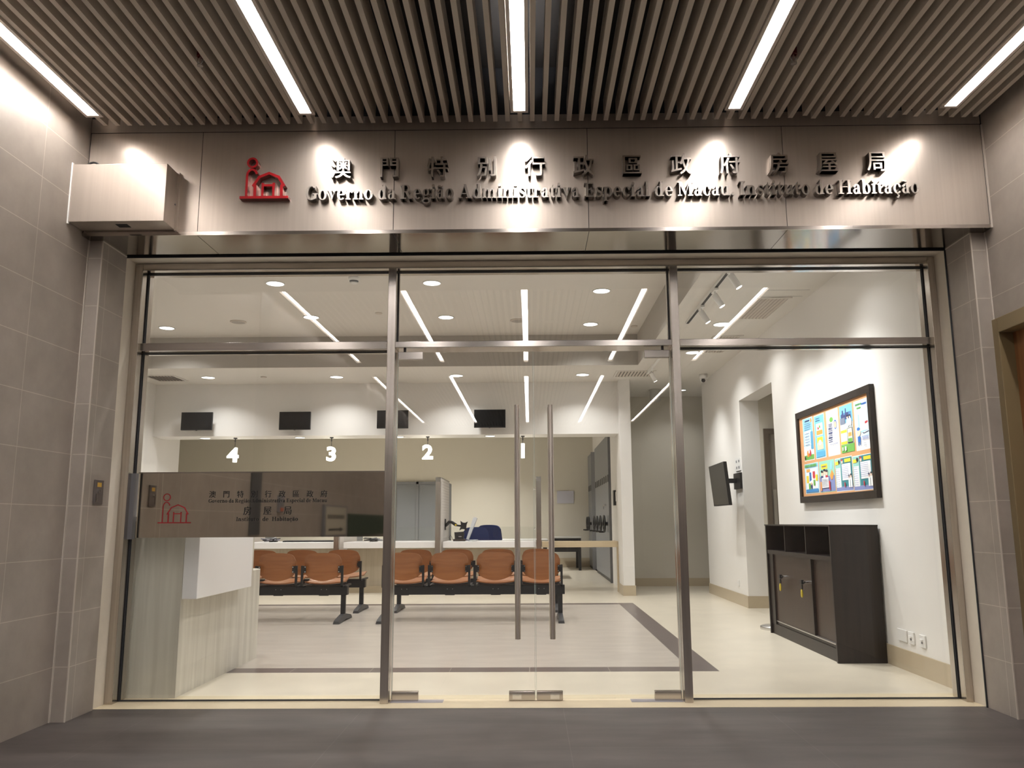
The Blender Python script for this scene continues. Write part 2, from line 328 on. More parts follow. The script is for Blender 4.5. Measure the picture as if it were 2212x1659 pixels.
GL = {
    'G': (arc(0.70, 0.725, 0.64, 0.755, 48, 330, S + 0.02, T) + rc(1.0, 1.0 + S, 0.12, 0.66) + rc(0.82, 1.40, 0.58, 0.58 + T) + rc(1.13, 1.21, 0.98, CH), 1.38),
    'o': (arc(0.50, 0.5, 0.47, 0.53, 0, 360, S, T), 1.0),
    'v': (pg((0.06, 1), (0.38, 1), (0.62, 0.33), (0.53, 0)) + pg((0.53, 0), (0.62, 0.33), (0.90, 1), (0.80, 1)) + rc(-0.04, 0.50, 1 - T, 1) + rc(0.66, 1.02, 1 - T, 1), 0.98),
    'e': (arc(0.48, 0.5, 0.44, 0.53, 0, 318, S, T) + rc(0.2, 0.90, 0.47, 0.57), 0.94),
    'r': (rc(0.12, 0.12 + S, 0, 1) + flag(0.14, 1) + rc(-0.01, 0.56, 0, T) + arc(0.56, 0.70, 0.24, 0.31, 60, 180, 0.12, 0.13) + dot(0.66, 0.84, 0.145), 0.80),
    'n': (rc(0.12, 0.12 + S, 0, 1) + flag(0.14, 1) + rc(-0.01, 0.50, 0, T) + arc(0.60, 0.65, 0.36, 0.37, 0, 170, S, 0.15) + rc(0.96 - S, 0.96, 0, 0.66) + rc(0.60, 1.09, 0, T), 1.10),
    'd': (rc(0.60, 0.60 + S, 0, AS) + flag(0.62, AS) + rc(0.80, 1.0, 0, T) + arc(0.44, 0.5, 0.41, 0.53, 30, 330, S, T) + rc(0.45, 0.62, -0.03, T - 0.03) + rc(0.45, 0.62, 1.03 - T, 1.03), 1.04),
    'a': (a_body(), 0.92), 'ã': (a_body() + TIL, 0.92),
    'R': (rc(0.16, 0.16 + S, 0, CH) + rc(0, 0.62, 0, T) + rc(0, 0.70, CH - T, CH) + arc(0.66, 1.07, 0.42, 0.38, -90, 90, S, T) + rc(0.4, 0.70, 0.69, 0.69 + T)
          + pg((0.52, 0.76), (0.80, 0.76), (1.22, 0), (0.92, 0)) + rc(0.98, 1.36, 0, T), 1.36),
    'g': (arc(0.42, 0.66, 0.36, 0.36, 0, 360, 0.23, 0.09) + arc(0.44, -0.22, 0.44, 0.26, 0, 360, 0.16, 0.10) + stroke([(0.28, 0.36), (0.14, 0.24), (0.18, 0.10), (0.40, 0.06), (0.66, 0.04)], [0.10, 0.14, 0.17, 0.18, 0.16])
          + stroke([(0.66, 0.90), (0.80, 1.0), (0.92, 0.97)], [0.10, 0.12, 0.15]), 0.92),
    'i': (rc(0.12, 0.12 + S, 0, 1) + flag(0.14, 1) + rc(-0.01, 0.53, 0, T) + dot(0.255, 1.33, 0.165), 0.54),
    'A': (pg((0.10, 0), (0.21, 0), (0.70, CH), (0.62, CH)) + pg((0.54, CH), (0.80, CH), (1.30, 0), (0.98, 0)) + rc(0.30, 1.0, 0.42, 0.42 + T) + rc(-0.03, 0.42, 0, T) + rc(0.80, 1.46, 0, T), 1.44),
    'm': (rc(0.12, 0.12 + S, 0, 1) + flag(0.14, 1) + rc(-0.01, 0.50, 0, T) + arc(0.58, 0.65, 0.34, 0.37, 0, 170, S, 0.15) + rc(0.92 - S, 0.92, 0, 0.66) + rc(0.58, 1.02, 0, T)
          + arc(1.10, 0.65, 0.36, 0.37, 0, 170, S, 0.15) + rc(1.46 - S, 1.46, 0, 0.66) + rc(1.10, 1.59, 0, T), 1.60),
    's': (scurve() + pg((0.66, 0.72), (0.74, 0.72), (0.74, 0.99), (0.68, 0.99)) + pg((0.10, 0.01), (0.16, 0.01), (0.18, 0.30), (0.10, 0.30)), 0.82),
    't': (rc(0.14, 0.14 + S, 0.2, 1.0) + pg((0.14, 1), (0.14 + S, 1), (0.14 + S, 1.32), (0.34, 1.32), (0.28, 1.14)) + rc(0.0, 0.66, 1 - T, 1) + arc(0.42, 0.26, 0.28, 0.29, 180, 320, S, 0.12), 0.70),
    'E': (rc(0.16, 0.16 + S, 0, CH) + rc(0, 1.02, 0, T) + rc(0, 1.0, CH - T, CH) + rc(0.4, 0.76, 0.70, 0.70 + T) + rc(0.68, 0.78, 0.52, 0.98) + rc(0.92, 1.0, CH - 0.40, CH) + rc(0.96, 1.05, 0, 0.45), 1.14),
    'p': (rc(0.12, 0.12 + S, -0.45, 1) + flag(0.14, 1) + rc(-0.01, 0.56, -0.45, -0.45 + T) + arc(0.56, 0.5, 0.42, 0.53, -150, 150, S, T) + rc(0.37, 0.55, -0.03, T - 0.03) + rc(0.37, 0.55, 1.03 - T, 1.03), 1.04),
    'c': (c_body(), 0.90), 'ç': (c_body() + stroke([(0.50, 0.0), (0.50, -0.14), (0.62, -0.22), (0.58, -0.38), (0.34, -0.40)], [0.10, 0.10, 0.16, 0.16, 0.08]), 0.90),
    'l': (rc(0.12, 0.12 + S, 0, AS) + flag(0.14, AS) + rc(-0.01, 0.53, 0, T), 0.54),
    'M': (rc(0.16, 0.16 + 0.12, 0, CH) + pg((0.10, CH), (0.46, CH), (0.92, 0.30), (0.80, 0)) + pg((0.80, 0), (0.90, 0.28), (1.36, CH), (1.24, CH)) + rc(1.26, 1.26 + S, 0, CH) + rc(-0.02, 0.46, 0, T) + rc(1.10, 1.68, 0, T)
          + rc(-0.02, 0.4, CH - T, CH) + rc(1.3, 1.68, CH - T, CH), 1.70),
    'u': (rc(0.12, 0.12 + S, 0.3, 1) + flag(0.14, 1) + arc(0.48, 0.35, 0.36, 0.37, 180, 350, S, 0.15) + rc(0.70, 0.70 + S, 0, 1) + flag(0.72, 1) + rc(0.9, 1.09, 0, T), 1.10),
    '.': (dot(0.22, 0.15, 0.17), 0.46),
    'I': (rc(0.18, 0.18 + S, 0, CH) + rc(0, 0.63, 0, T) + rc(0, 0.63, CH - T, CH), 0.66),
    'H': (rc(0.16, 0.16 + S, 0, CH) + rc(1.06, 1.06 + S, 0, CH) + rc(0.4, 1.1, 0.68, 0.68 + T) + rc(0, 0.6, 0, T) + rc(0, 0.6, CH - T, CH) + rc(0.9, 1.49, 0, T) + rc(0.9, 1.49, CH - T, CH), 1.52),
    'b': (rc(0.12, 0.12 + S, 0, AS) + flag(0.14, AS) + arc(0.56, 0.5, 0.42, 0.53, -150, 150, S, T) + rc(0.37, 0.55, -0.03, T - 0.03) + rc(0.37, 0.55, 1.03 - T, 1.03), 1.04),
}
SP = 0.46; TR = 0.06
def line_layout(text):
    """list of (char, x) and the total advance, x-height = 1"""
    x = 0; out = []
    for ch in text:
        if ch == ' ': x += SP; continue
        out.append((ch, x)); x += GL[ch][1] + TR
    return out, x - TR
_fc = {}
def font_polys(ch, grow=0.0, offset=0.0):
    """filled outline of one character from Blender's built-in face: (verts, faces)"""
    key = (ch, offset)
    if key not in _fc:
        c = bpy.data.curves.new('glyph', 'FONT'); c.body = ch; c.dimensions = '2D'; c.fill_mode = 'FRONT'; c.offset = offset; c.resolution_u = 4
        o = bpy.data.objects.new('glyph', c); COL.objects.link(o)
        me = bpy.data.meshes.new_from_object(o.evaluated_get(bpy.context.evaluated_depsgraph_get()))
        _fc[key] = ([(v.co.x, v.co.y) for v in me.vertices], [tuple(p.vertices) for p in me.polygons])
        bpy.data.objects.remove(o); bpy.data.curves.remove(c); bpy.data.meshes.remove(me)
    return _fc[key]
def glyph_solid(mb, ch, fn, t0, t1, shifts=(0.0,), offset=0.0, side=None):
    vs, fs = font_polys(ch, offset=offset); c0 = mb.cur
    from collections import Counter
    ed = Counter()
    for f in fs:
        for a, b in zip(f, f[1:] + f[:1]): ed[(min(a, b), max(a, b))] += 1
    bd = [e for e, k in ed.items() if k == 1]
    for si_, dx in enumerate(shifts):
        n = len(vs); t0 = t0 + (t1 - t0) * 0.02
        mb.add([fn(x + dx, y, t0) for x, y in vs], fs)
        if side is not None: mb.cur = side
        mb.add([fn(x + dx, y, t0) for x, y in vs] + [fn(x + dx, y, t1) for x, y in vs], [(a, b, b + n, a + n) for a, b in bd])
        mb.cur = c0
    return mb
# the house-and-figure emblem: width 1, height 0.9, origin at its lower left corner
def emblem(w=1.0):
    b = arc(0.235, 0.775, 0.115, 0.115, 0, 360, 0.044 * w, 0.044 * w, 36)
    hook = [(0.135, 0.03)] + [(0.135, y) for y in (0.2, 0.45)] + [(0.235 + 0.10 * math.cos(a), 0.50 + 0.13 * math.sin(a)) for a in [math.radians(d) for d in (180, 155, 130, 110, 90, 70, 50, 30, 12)]]
    b += stroke(hook, [0.048 * w] * len(hook))
    b += rc(0, 1, 0, 0.055 * w)
    b += rc(0.31 - 0.03 * w, 0.31 + 0.03 * w, 0.03, 0.30) + rc(0.855 - 0.03 * w, 0.855 + 0.03 * w, 0.03, 0.30)
    b += stroke([(0.265, 0.265), (0.385, 0.465), (0.585, 0.55), (0.785, 0.465), (0.905, 0.265)], [0.058 * w] * 5)
    b += rc(0.466 - 0.024 * w, 0.466 + 0.024 * w, 0.03, 0.34) + rc(0.69 - 0.024 * w, 0.69 + 0.024 * w, 0.03, 0.34) + rc(0.466, 0.69, 0.285 - 0.024 * w, 0.285 + 0.024 * w)
    return b

# ------------------------------------------------------------------ the corridor shell
XL, XR = -2.722, 2.80          # corridor side walls
PL, PR = -2.635, 2.71          # inner faces of the tiled piers
YB = -10.0                     # far end of the corridor behind the viewer
ZS = 2.835                     # soffit height
YF = 4.80                      # fascia front
FX = [-0.046 + 1.27 * k for k in range(-2, 3)]
struct(MB().box(XL - 0.3, XR + 0.5, YB, 5.22, -0.1, 0).build('floor_corridor', M['dfloor']), 'dark grey tiled corridor floor in front of the glass shopfront', 'floor')
w = struct(MB().box(XL - 0.2, XL, YB, 5.19, 0, 3.95).build('wall_left', M['wtile']), 'grey tiled corridor wall on the side of the steel motor box', 'wall')
MB().box(XL - 0.001, PL, 4.885, 5.19, 0, ZS).build('pier', [M['wtilex']], parent=w)
MB().box(PL, PL + 0.0015, 4.8865, 5.1885, 0.001, ZS - 0.001).build('pier_facing', M['wtile'], parent=w)
MB().box(XL, XL + 0.006, 4.874, 4.886, 0, ZS).box(PL - 0.004, PL + 0.003, 4.882, 4.889, 0, ZS).box(PL - 0.01, PL + 0.004, 4.885, 5.19, ZS - 0.008, ZS).build('grout_line', M['grout'], parent=w)
# right wall with the doorway
w = MB().box(XR, XR + 0.2, YB, 3.85, 0, 3.95).box(XR, XR + 0.2, 3.85, 4.90, 2.285, 3.95).box(XR, XR + 0.2, 4.90, 5.19, 0, 3.95).build('wall_right', M['wtile'])
struct(w, 'grey tiled corridor wall on the side of the brown doorway', 'wall')
MB().box(PR, XR + 0.001, 4.885, 5.19, 0, ZS).build('pier', M['wtilex'], parent=w)
MB().box(PR - 0.0015, PR, 4.8865, 5.1885, 0.001, ZS - 0.001).build('pier_facing', M['wtile'], parent=w)
MB().box(PR - 0.003, PR + 0.004, 4.882, 4.889, 0, ZS).box(XR - 0.006, XR, 4.874, 4.886, 2.285, ZS).box(XR - 0.008, XR, 4.79, 4.802, ZS, 3.50).box(PR - 0.004, PR + 0.01, 4.885, 5.19, ZS - 0.008, ZS).build('grout_line', M['grout'], parent=w)
struct(MB().box(XL - 0.2, XR + 0.2, YB - 0.2, YB, 0, 3.95).build('wall_back', M['wtile']), 'grey tiled wall closing the corridor behind the viewer', 'wall')
d = thing('door_3', 'brown wooden door in an olive brown frame on the tiled side wall', 'door', (XR, 4.4, 0), kind='structure')
MB().box(XR - 0.012, XR + 0.12, 4.83, 4.90, 0, 2.285).box(XR - 0.012, XR + 0.12, 3.85, 3.92, 0, 2.285).box(XR - 0.012, XR + 0.12, 3.92, 4.83, 2.195, 2.285).build('door_frame', M['dframe'], parent=d, bevel=0.004)
MB().box(XR + 0.075, XR + 0.115, 3.92, 4.83, 0.005, 2.195).build('door_leaf', M['doorw'], parent=d)

# slatted ceiling
ceil = struct(MB().box(XL - 0.2, XR + 0.2, YB, 5.5, 3.92, 3.97).build('ceiling', M['black']), 'dark ceiling of taupe slats over the corridor', 'ceiling')
SEG = [(4.590, 2.98), (2.68, -1.50), (-2.70, -9.30)]
k0 = -31
jit = {}
rr = random.Random(3)
for k in range(k0, 41):
    x = -0.282 + 0.0748 * k + 0.0137
    if x > XR - 0.03: break
    ye = 4.72
    if x > 1.5: x += rr.uniform(-0.010, 0.010); ye += rr.uniform(-0.035, 0.012)
    mb = MB(); z0, z1 = 3.515, 3.65
    under = any(abs(x - f) < 0.03 for f in FX)
    if under:
        y = ye
        for (a, b) in SEG: mb.box(x - 0.0137, x + 0.0137, a + 0.004, y, z0, z1); y = b - 0.004
        mb.box(x - 0.0137, x + 0.0137, YB, y, z0, z1)
    else: mb.box(x - 0.0137, x + 0.0137, YB, ye, z0, z1)
    mb.build('slat', M['slat'], parent=ceil)
MB().box(XL, XR, 3.0, 3.04, 3.72, 3.76).box(XL, XR, 1.6, 1.64, 3.72, 3.76).box(XL, XR, 0, 0.04, 3.72, 3.76).build('carrier_rail', M['black'], parent=ceil)
names = ['above the motor box', 'between motor box and doors', 'over the door seam', 'between doors and brown doorway', 'nearest the brown doorway']
where = ['ending at the fascia', 'mirrored in the upper panes', 'mirrored in the lower glass']
for si, (ya, yb) in enumerate(SEG):
    for fi, fx in enumerate(FX):
        t = thing('linear_ceiling_light', 'white linear slat ceiling light %s, %s' % (names[fi], where[si]), 'ceiling light', (fx, (ya + yb) / 2, 3.50), 'linear lights in the slatted ceiling')
        hw = 0.0525; lw = 0.0345; z0 = 3.503; zr = 3.529
        MB().box(fx - hw, fx - lw, yb, ya, z0, 3.575).box(fx + lw, fx + hw, yb, ya, z0, 3.575).box(fx - lw, fx + lw, ya - 0.022, ya, z0, 3.575).box(fx - lw, fx + lw, yb, yb + 0.022, z0, 3.575).build('housing', M['housing'], parent=t)
        if si == 0:
            ld = bpy.data.lights.new('linear_beam', 'AREA'); ld.shape = 'RECTANGLE'; ld.size = 2 * lw; ld.size_y = ya - yb - 0.044; ld.spread = math.radians(142); ld.energy = 9.0; ld.color = (1.0, 0.945, 0.91)
            lo = bpy.data.objects.new('linear_beam', ld); COL.objects.link(lo); lo.parent = t; lo.location = (0, 0, zr - 0.002 - 3.50)
        MB().box(fx - lw, fx + lw, yb + 0.022, ya - 0.022, zr, zr + 0.01).build('diffuser', M['led' if si == 0 else 'led2'], parent=t)
# sprinklers hanging between the slats
for (x, y, lab) in ((-1.72, 4.0, 'red and brass sprinkler between the slats above the red emblem'), (1.41, 4.045, 'red and clear glass sprinkler between slats near the right hand wall lights')):
    t = thing('sprinkler', lab.replace('right hand wall lights', 'light on the doorway side'), 'sprinkler', (x, y, 3.47), 'sprinklers between the slats')
    MB().cyl((x, y, 3.53), (x, y, 3.92), 0.012, 10).cyl((x, y, 3.53), (x, y, 3.57), 0.02, 10).build('pipe', plain('sprinkler_red', (0.16, 0.012, 0.012), 0.5), parent=t)
    MB().tube([(x - 0.012, y, 3.53), (x - 0.014, y, 3.51), (x - 0.004, y, 3.485)], 0.0025).tube([(x + 0.012, y, 3.53), (x + 0.014, y, 3.51), (x + 0.004, y, 3.485)], 0.0025).cyl((x, y, 3.478), (x, y, 3.484), 0.016, 14).build('deflector', M['chrome'], parent=t)
    MB().cyl((x, y, 3.485), (x, y, 3.53), 0.004, 8).build('bulb', plain('sprinkler_bulb', (0.4, 0.3, 0.26), 0.1), parent=t)

# ------------------------------------------------------------------ steel fascia and soffit
fas = MB().box(XL, XR, YF + 0.004, YF + 0.05, ZS + 0.01, 3.92).box(XL, XR, YF + 0.05, 5.19, 3.62, 3.92).build('wall_front', M['gasket'])
struct(fas, 'brushed steel sign fascia over the glass shopfront', 'wall')
JX = [XL + 0.004, -2.016, -0.820, 0.370, 1.570, XR - 0.01]
for a, b in zip(JX, JX[1:]):
    MB().box(a + 0.002, b - 0.002, YF, YF + 0.004, ZS + 0.002, 3.503).build('fascia_panel', M['fascia'], parent=fas)
MB().box(XL + 0.004, XR - 0.01, YF - 0.001, YF + 0.003, 3.508, 3.60).build('upper_panel', M['fascia'], parent=fas)
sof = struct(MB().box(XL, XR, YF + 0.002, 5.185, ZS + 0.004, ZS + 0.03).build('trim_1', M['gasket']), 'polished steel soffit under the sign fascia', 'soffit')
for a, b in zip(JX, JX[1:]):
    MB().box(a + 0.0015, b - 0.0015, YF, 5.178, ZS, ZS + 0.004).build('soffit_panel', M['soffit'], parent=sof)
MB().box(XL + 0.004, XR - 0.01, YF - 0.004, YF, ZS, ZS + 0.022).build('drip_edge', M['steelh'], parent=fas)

# roller shutter motor box
t = thing('motor_cover_box', 'brushed steel motor cover box at the end of the sign fascia', 'box', (-2.436, 4.715, 2.86))
MB().box(XL + 0.004, -2.150, 4.632, 4.79, 2.866, 3.226).build('cover', M['fascia'], parent=t, bevel=0.002)
MB().box(-2.150, -2.136, 4.775, 4.799, 2.858, 3.232).build('flange', M['fascia'], parent=t)
MB().box(-2.46, -2.39, 4.68, 4.735, 2.8645, 2.867).build('slot', M['black'], parent=t)
MB().cyl((-2.149, 4.765, 3.02), (-2.145, 4.765, 3.02), 0.006).build('screw', M['gsteel2'], parent=t)
MB().box(XL, XL + 0.007, 4.626, 4.640, 2.855, 3.235).build('silicone_bead', M['white'], parent=t)
tag(MB().tube([(-2.71 + 0.012 + 0.13 * i / 10, 4.70, 3.222 + 0.045 * math.sin(PI * i / 10)) for i in range(11)], 0.006).build('power_cable', M['blk']), 'short black cable looped over the top of the steel motor box', 'cable')

# key switch on the tiled pier
t = thing('key_switch', 'steel key switch plate with yellow sticker on the tiled pier', 'switch', (PL + 0.002, 5.048, 1.22))
MB().box(PL + 0.0016, PL + 0.012, 4.999, 5.098, 1.221, 1.368).build('plate', plain('switch_plate', (0.20, 0.175, 0.165), 0.4, 0.5), parent=t, bevel=0.002)
MB().box(PL + 0.012, PL + 0.0128, 5.022, 5.070, 1.326, 1.352).build('sticker', M['yellow'], parent=t)
MB().cyl((PL + 0.012, 5.036, 1.298), (PL + 0.022, 5.036, 1.298), 0.008).build('key_barrel', M['chrome'], parent=t)
MB().box(PL + 0.012, PL + 0.016, 5.012, 5.017, 1.235, 1.285).build('slide', M['chrome'], parent=t)

# ------------------------------------------------------------------ sign lettering
DEP = 0.05
def on_fascia(u, v, tt): return (u, tt, v)
def place(mb, name, mats, label, group):
    o = mb.build(name, mats, fix=False); tag(o, label, 'sign letter', group); return o
ORD = ['first', 'second', 'third', 'fourth', 'fifth', 'sixth', 'seventh', 'eighth', 'ninth', 'tenth', 'eleventh', 'twelfth', 'thirteenth', 'fourteenth']
CJ = '澳門特別行政區政府房屋局'
GH = 0.130
for i, ch in enumerate(CJ):
    cx_ = -1.1395 + (2.1185 + 1.1395) * i / 11; zc = 3.2400 + 0.006 * i / 11
    vs, _ = font_polys(ch); ys = [v[1] for v in vs]; xs = [v[0] for v in vs]; sc = GH / 0.92
    mx, my = (max(xs) + min(xs)) / 2, (max(ys) + min(ys)) / 2
    fn = (lambda u, v, tt, cx_=cx_, zc=zc, mx=mx, my=my: (cx_ + (u - mx) * sc * 0.93, tt, zc + (v - my) * sc))
    mb = MB(); glyph_solid(mb, ch, fn, YF - DEP, YF, shifts=(-0.013, 0.013), side=1)
    place(mb, 'sign_character', [M['letter'], M['lside']], 'raised steel character %s, %s in the upper row of the fascia sign' % (ch, ORD[i]), 'raised steel characters in the upper row')
TXT = 'Governo da Região Administrativa Especial de Macau. Instituto de Habitação'
L, adv = line_layout(TXT)
x0, x1 = -1.352, 2.362; xs_ = (x1 - x0) / adv; hs = 0.0615
li = 0; words = TXT.split(' ')
pos = 0
for wi, wd in enumerate(words):
    for ci, ch in enumerate(wd):
        c2, lx = L[li]; li += 1
        px_ = x0 + lx * xs_; bz = 3.0355 + 0.006 * (lx / adv)
        mb = MB()
        for pi_, poly in enumerate(GL[ch][0]): mb.prism(poly, lambda u, v, tt: (px_ + u * xs_, tt, bz + v * hs), YF - DEP + pi_ * 0.00006, YF, side=1)
        nm = {'.': 'full stop'}.get(ch, ch)
        place(mb, 'sign_letter', [M['letter'], M['lside']], 'raised steel letter %s, %s character of the %s word in the lower sign row' % (nm, ORD[ci], ORD[wi]), 'raised steel letters in the lower row')
mb = MB(); ew = 0.297
for pi_, poly in enumerate(emblem()): mb.prism(poly, lambda u, v, tt: (-1.752 + u * ew, tt, 3.0485 + v * ew), YF - DEP + pi_ * 0.00006, YF, side=1)
tag(mb.build('emblem', [M['red'], plain('red_emblem_return', (0.30, 0.10, 0.09), 0.25, 0.8)], fix=False), 'red raised emblem of a figure beside a small house on the fascia', 'emblem')

# ------------------------------------------------------------------ shopfront: reveal, frame, panes, doors
YN, YG, YI = 5.345, 5.43, 5.515
rv = MB().box(-2.66, -2.65, 5.195, 5.60, 0, 2.845).box(2.712, 2.722, 5.195, 5.60, 0, 2.845).box(-2.66, 2.722, 5.195, 5.60, 2.838, 2.85).build('trim_2', M['cream'])
struct(rv, 'cream painted reveal around the glass shopfront', 'reveal')
MB().box(-2.65, -2.639, 5.186, 5.195, 0, 2.835).box(2.701, 2.722, 5.186, 5.195, 0, 2.835).box(-2.65, 2.712, 5.186, 5.195, 2.824, 2.85).build('shadow_gap', M['gasket'], parent=rv)
struct(MB().box(-2.66, 2.722, 5.215, 5.60, -0.08, 0.0).build('trim_3', M['sill']), 'cream stone threshold strip under the glass shopfront', 'threshold')
fr = thing('window_1', 'brushed steel shopfront frame with fixed glass panes and two uprights', 'window', (0, YN, 0), kind='structure')
def bar(x0, x1, z0, z1, name, mt): MB().box(x0, x1, YN, YI, z0, z1).build(name, mt, parent=fr, bevel=0.002)
bar(-2.65, -2.596, 0, 2.835, 'jamb', M['steel']); bar(2.664, 2.712, 0, 2.835, 'jamb', M['steel'])
bar(-2.596, 2.664, 2.786, 2.835, 'head', M['steelh'])
bar(-0.937, -0.884, 0, 2.790, 'mullion', M['steel']); bar(0.944, 0.996, 0, 2.790, 'mullion', M['steel'])
bar(-2.596, -0.937, 2.234, 2.286, 'transom', M['steelh']); bar(-0.884, 0.944, 2.244, 2.284, 'transom', M['steelh']); bar(0.996, 2.664, 2.240, 2.286, 'transom', M['steelh'])
def pane(x0, x1, z0, z1):
    p = MB().box(x0, x1, YG - 0.005, YG + 0.005, z0, z1).build('glass_pane', M['glass'], parent=fr)
    g = 0.006; mb = MB()
    for ya, yb in ((YG - 0.011, YG - 0.0055), (YG + 0.0055, YG + 0.011)):
        mb.box(x0, x0 + g, ya, yb, z0, z1).box(x1 - g, x1, ya, yb, z0, z1).box(x0, x1, ya, yb, z1 - g, z1)
        mb.box(x0, x1, ya, yb, z0, z0 + g)
    mb.build('gasket', M['gasket'], parent=fr)
pane(-2.595, -0.938, 2.288, 2.784); pane(-0.883, 0.943, 2.286, 2.784); pane(0.997, 2.663, 2.288, 2.784)
pane(-2.595, -0.938, 0.004, 2.232); pane(0.997, 2.663, 0.004, 2.238)
def leaf(nm, x0, x1, seam_side, lab):
    d = thing(nm, lab, 'door', ((x0 + x1) / 2, YG, 0), kind='structure')
    MB().box(x0, x1, YG - 0.006, YG + 0.006, 0.012, 2.225).build('glass_leaf', [M['glassd']], parent=d)
    sx = x1 - 0.002 if seam_side > 0 else x0; ox = x0 if seam_side > 0 else x1 - 0.002
    MB().box(sx, sx + 0.002, YG - 0.0062, YG + 0.0062, 0.012, 2.225).box(ox, ox + 0.002, YG - 0.0062, YG + 0.0062, 0.012, 2.225).build('polished_edge', M['edge'], parent=d)
    hx = -0.082 if seam_side > 0 else 0.137
    for yy in (YG - 0.06, YG + 0.06):
        h = MB().cyl((hx, yy, 0.378), (hx, yy, 1.857), 0.0175, 20)
        for z in (0.62, 1.62): h.cyl((hx, yy, z), (hx, YG, z), 0.009, 12)
        h.build('pull_handle', M['handle'], parent=d)
    a, b = (x0 + 0.004, x0 + 0.170) if seam_side > 0 else (x1 - 0.170, x1 - 0.004)
    for z0, z1 in ((0.0, 0.057), (2.176, 2.228)):
        MB().box(a, b, YG - 0.017, YG + 0.017, z0 + 0.001, z1).build('patch_hinge', M['steelh'], parent=d, bevel=0.002)
    MB().cyl(((a + b) / 2 - 0.04 * seam_side, YG, 2.228), ((a + b) / 2 - 0.04 * seam_side, YG, 2.244), 0.009).build('pivot_pin', M['gsteel2'], parent=d)
    a, b = (x1 - 0.166, x1 - 0.003) if seam_side > 0 else (x0 + 0.003, x0 + 0.166)
    lk = MB().box(a, b, YG - 0.017, YG + 0.017, 0.004, 0.057).build('lock_patch', M['steelh'], parent=d, bevel=0.002)
    cx2 = a + 0.05 if seam_side > 0 else b - 0.05
    sub('lock_face', MB().box(cx2 - 0.028, cx2 + 0.028, YG - 0.0195, YG - 0.017, 0.012, 0.044).cyl((cx2 + 0.004, YG - 0.022, 0.028), (cx2 + 0.004, YG - 0.0195, 0.028), 0.007), M['chrome'], d)
    return d
leaf('door_1', -0.878, 0.026, 1, 'glass door leaf on the side of the mirrored name band')
leaf('door_2', 0.031, 0.940, -1, 'glass door leaf on the side of the notice board wall')
for (x0, x1, lab) in ((-0.88, -0.55, 'clear floor film strip under the hinge beside the name band'), (0.62, 0.942, 'clear floor film strip under the hinge beside the plain pane')):
    tag(MB().box(x0, x1, 5.37, YG + 0.03, 0.0002, 0.0012).build('floor_film', M['sticky']), lab, 'film strip', 'film strips under the door hinges')

# mirrored name band on the left pane
t = thing('name_band', 'mirrored dark steel name band with red emblem across the fixed pane', 'sign', (-1.745, YG - 0.014, 1.014))
BY = YG - 0.018
MB().box(-2.552, -0.939, BY, YG - 0.0055, 1.014, 1.428).build('mirror_panel', M['mirror'], parent=t)
MB().box(-2.56, -0.939, BY - 0.003, YG - 0.0055, 1.428, 1.436).build('top_trim', M['steelh'], parent=t)
MB().box(-2.596, -2.566, YG - 0.045, YG - 0.0055, 1.005, 1.428).build('end_cap', plain('blue_grey_steel', (0.24, 0.24, 0.26), 0.35, 0.6), parent=t)
mb = MB()
def on_band(u, v, tt): return (u, BY - tt, v)
for pi_, poly in enumerate(emblem(0.62)): mb.prism(poly, lambda u, v, tt: on_band(-2.415 + u * 0.216, 1.105 + v * 0.216, tt), 0.001 + pi_ * 0.00003, 0)
mb.build('emblem_print', M['redp'], parent=t, fix=False)
def band_cjk(s, xa, xb, zc, h):
    for i, ch in enumerate(s):
        mb = MB(); vs, _ = font_polys(ch); sc = h / 0.92; xs = [v[0] for v in vs]; ys = [v[1] for v in vs]
        mx, my = (max(xs) + min(xs)) / 2, (max(ys) + min(ys)) / 2; cx_ = xa + h / 2 + (xb - xa - h) * i / (len(s) - 1)
        glyph_solid(mb, ch, lambda u, v, tt: on_band(cx_ + (u - mx) * sc * 0.95, zc + (v - my) * sc, tt), 0.001, 0, shifts=(-0.014, 0.014))
        mb.build('printed_character', M['vinyl'], parent=t, fix=False)
def band_lat(s, xa, xb, bz, h, gap=1.0):
    global SP
    o = SP; SP = SP * gap; L, adv = line_layout(s); SP = o
    k = (xb - xa) / adv; mb = MB()
    for ch, lx in L:
        for pi_, poly in enumerate(GL[ch][0]): mb.prism(poly, lambda u, v, tt: on_band(xa + (lx + u) * k, bz + v * h, tt), 0.001 + pi_ * 0.00003, 0)
    mb.build('lettering', M['vinyl'], parent=t, fix=False)
band_cjk('澳門特別行政區政府', -2.09, -1.318, 1.290, 0.044)
band_lat('Governo da Região Administrativa Especial de Macau', -2.092, -1.318, 1.236, 0.0165)
band_cjk('房屋局', -1.862, -1.546, 1.183, 0.054)
band_lat('Instituto de Habitação', -1.905, -1.503, 1.117, 0.0180, 2.6)

# corridor wall items that only show mirrored in the name band
tag(MB().box(XL + 0.001, XL + 0.012, 2.437, 2.744, 0.99, 3.9).build('pilaster_strip', plain('dark_slate', (0.07, 0.075, 0.08), 0.35)), 'dark slate strip on the tiled side wall, mirrored in the name band', 'wall strip')
t = thing('call_point', 'dark call point with orange button on the tiled side wall', 'call point', (XL, 1.745, 1.22))
MB().box(XL + 0.001, XL + 0.03, 1.70, 1.86, 1.22, 1.40).build('plate', M['gsteel2'], parent=t)
MB().box(XL + 0.03, XL + 0.036, 1.73, 1.83, 1.23, 1.27).build('button', plain('orange_button', (0.5, 0.10, 0.03), 0.4), parent=t)
t = thing('framed_notice', 'framed paper notice with black arrow on the tiled side wall', 'notice', (XL, -0.8, 0.93))
MB().box(XL + 0.001, XL + 0.03, -1.50, -0.10, 0.92, 1.345).build('frame', M['gsteel2'], parent=t)
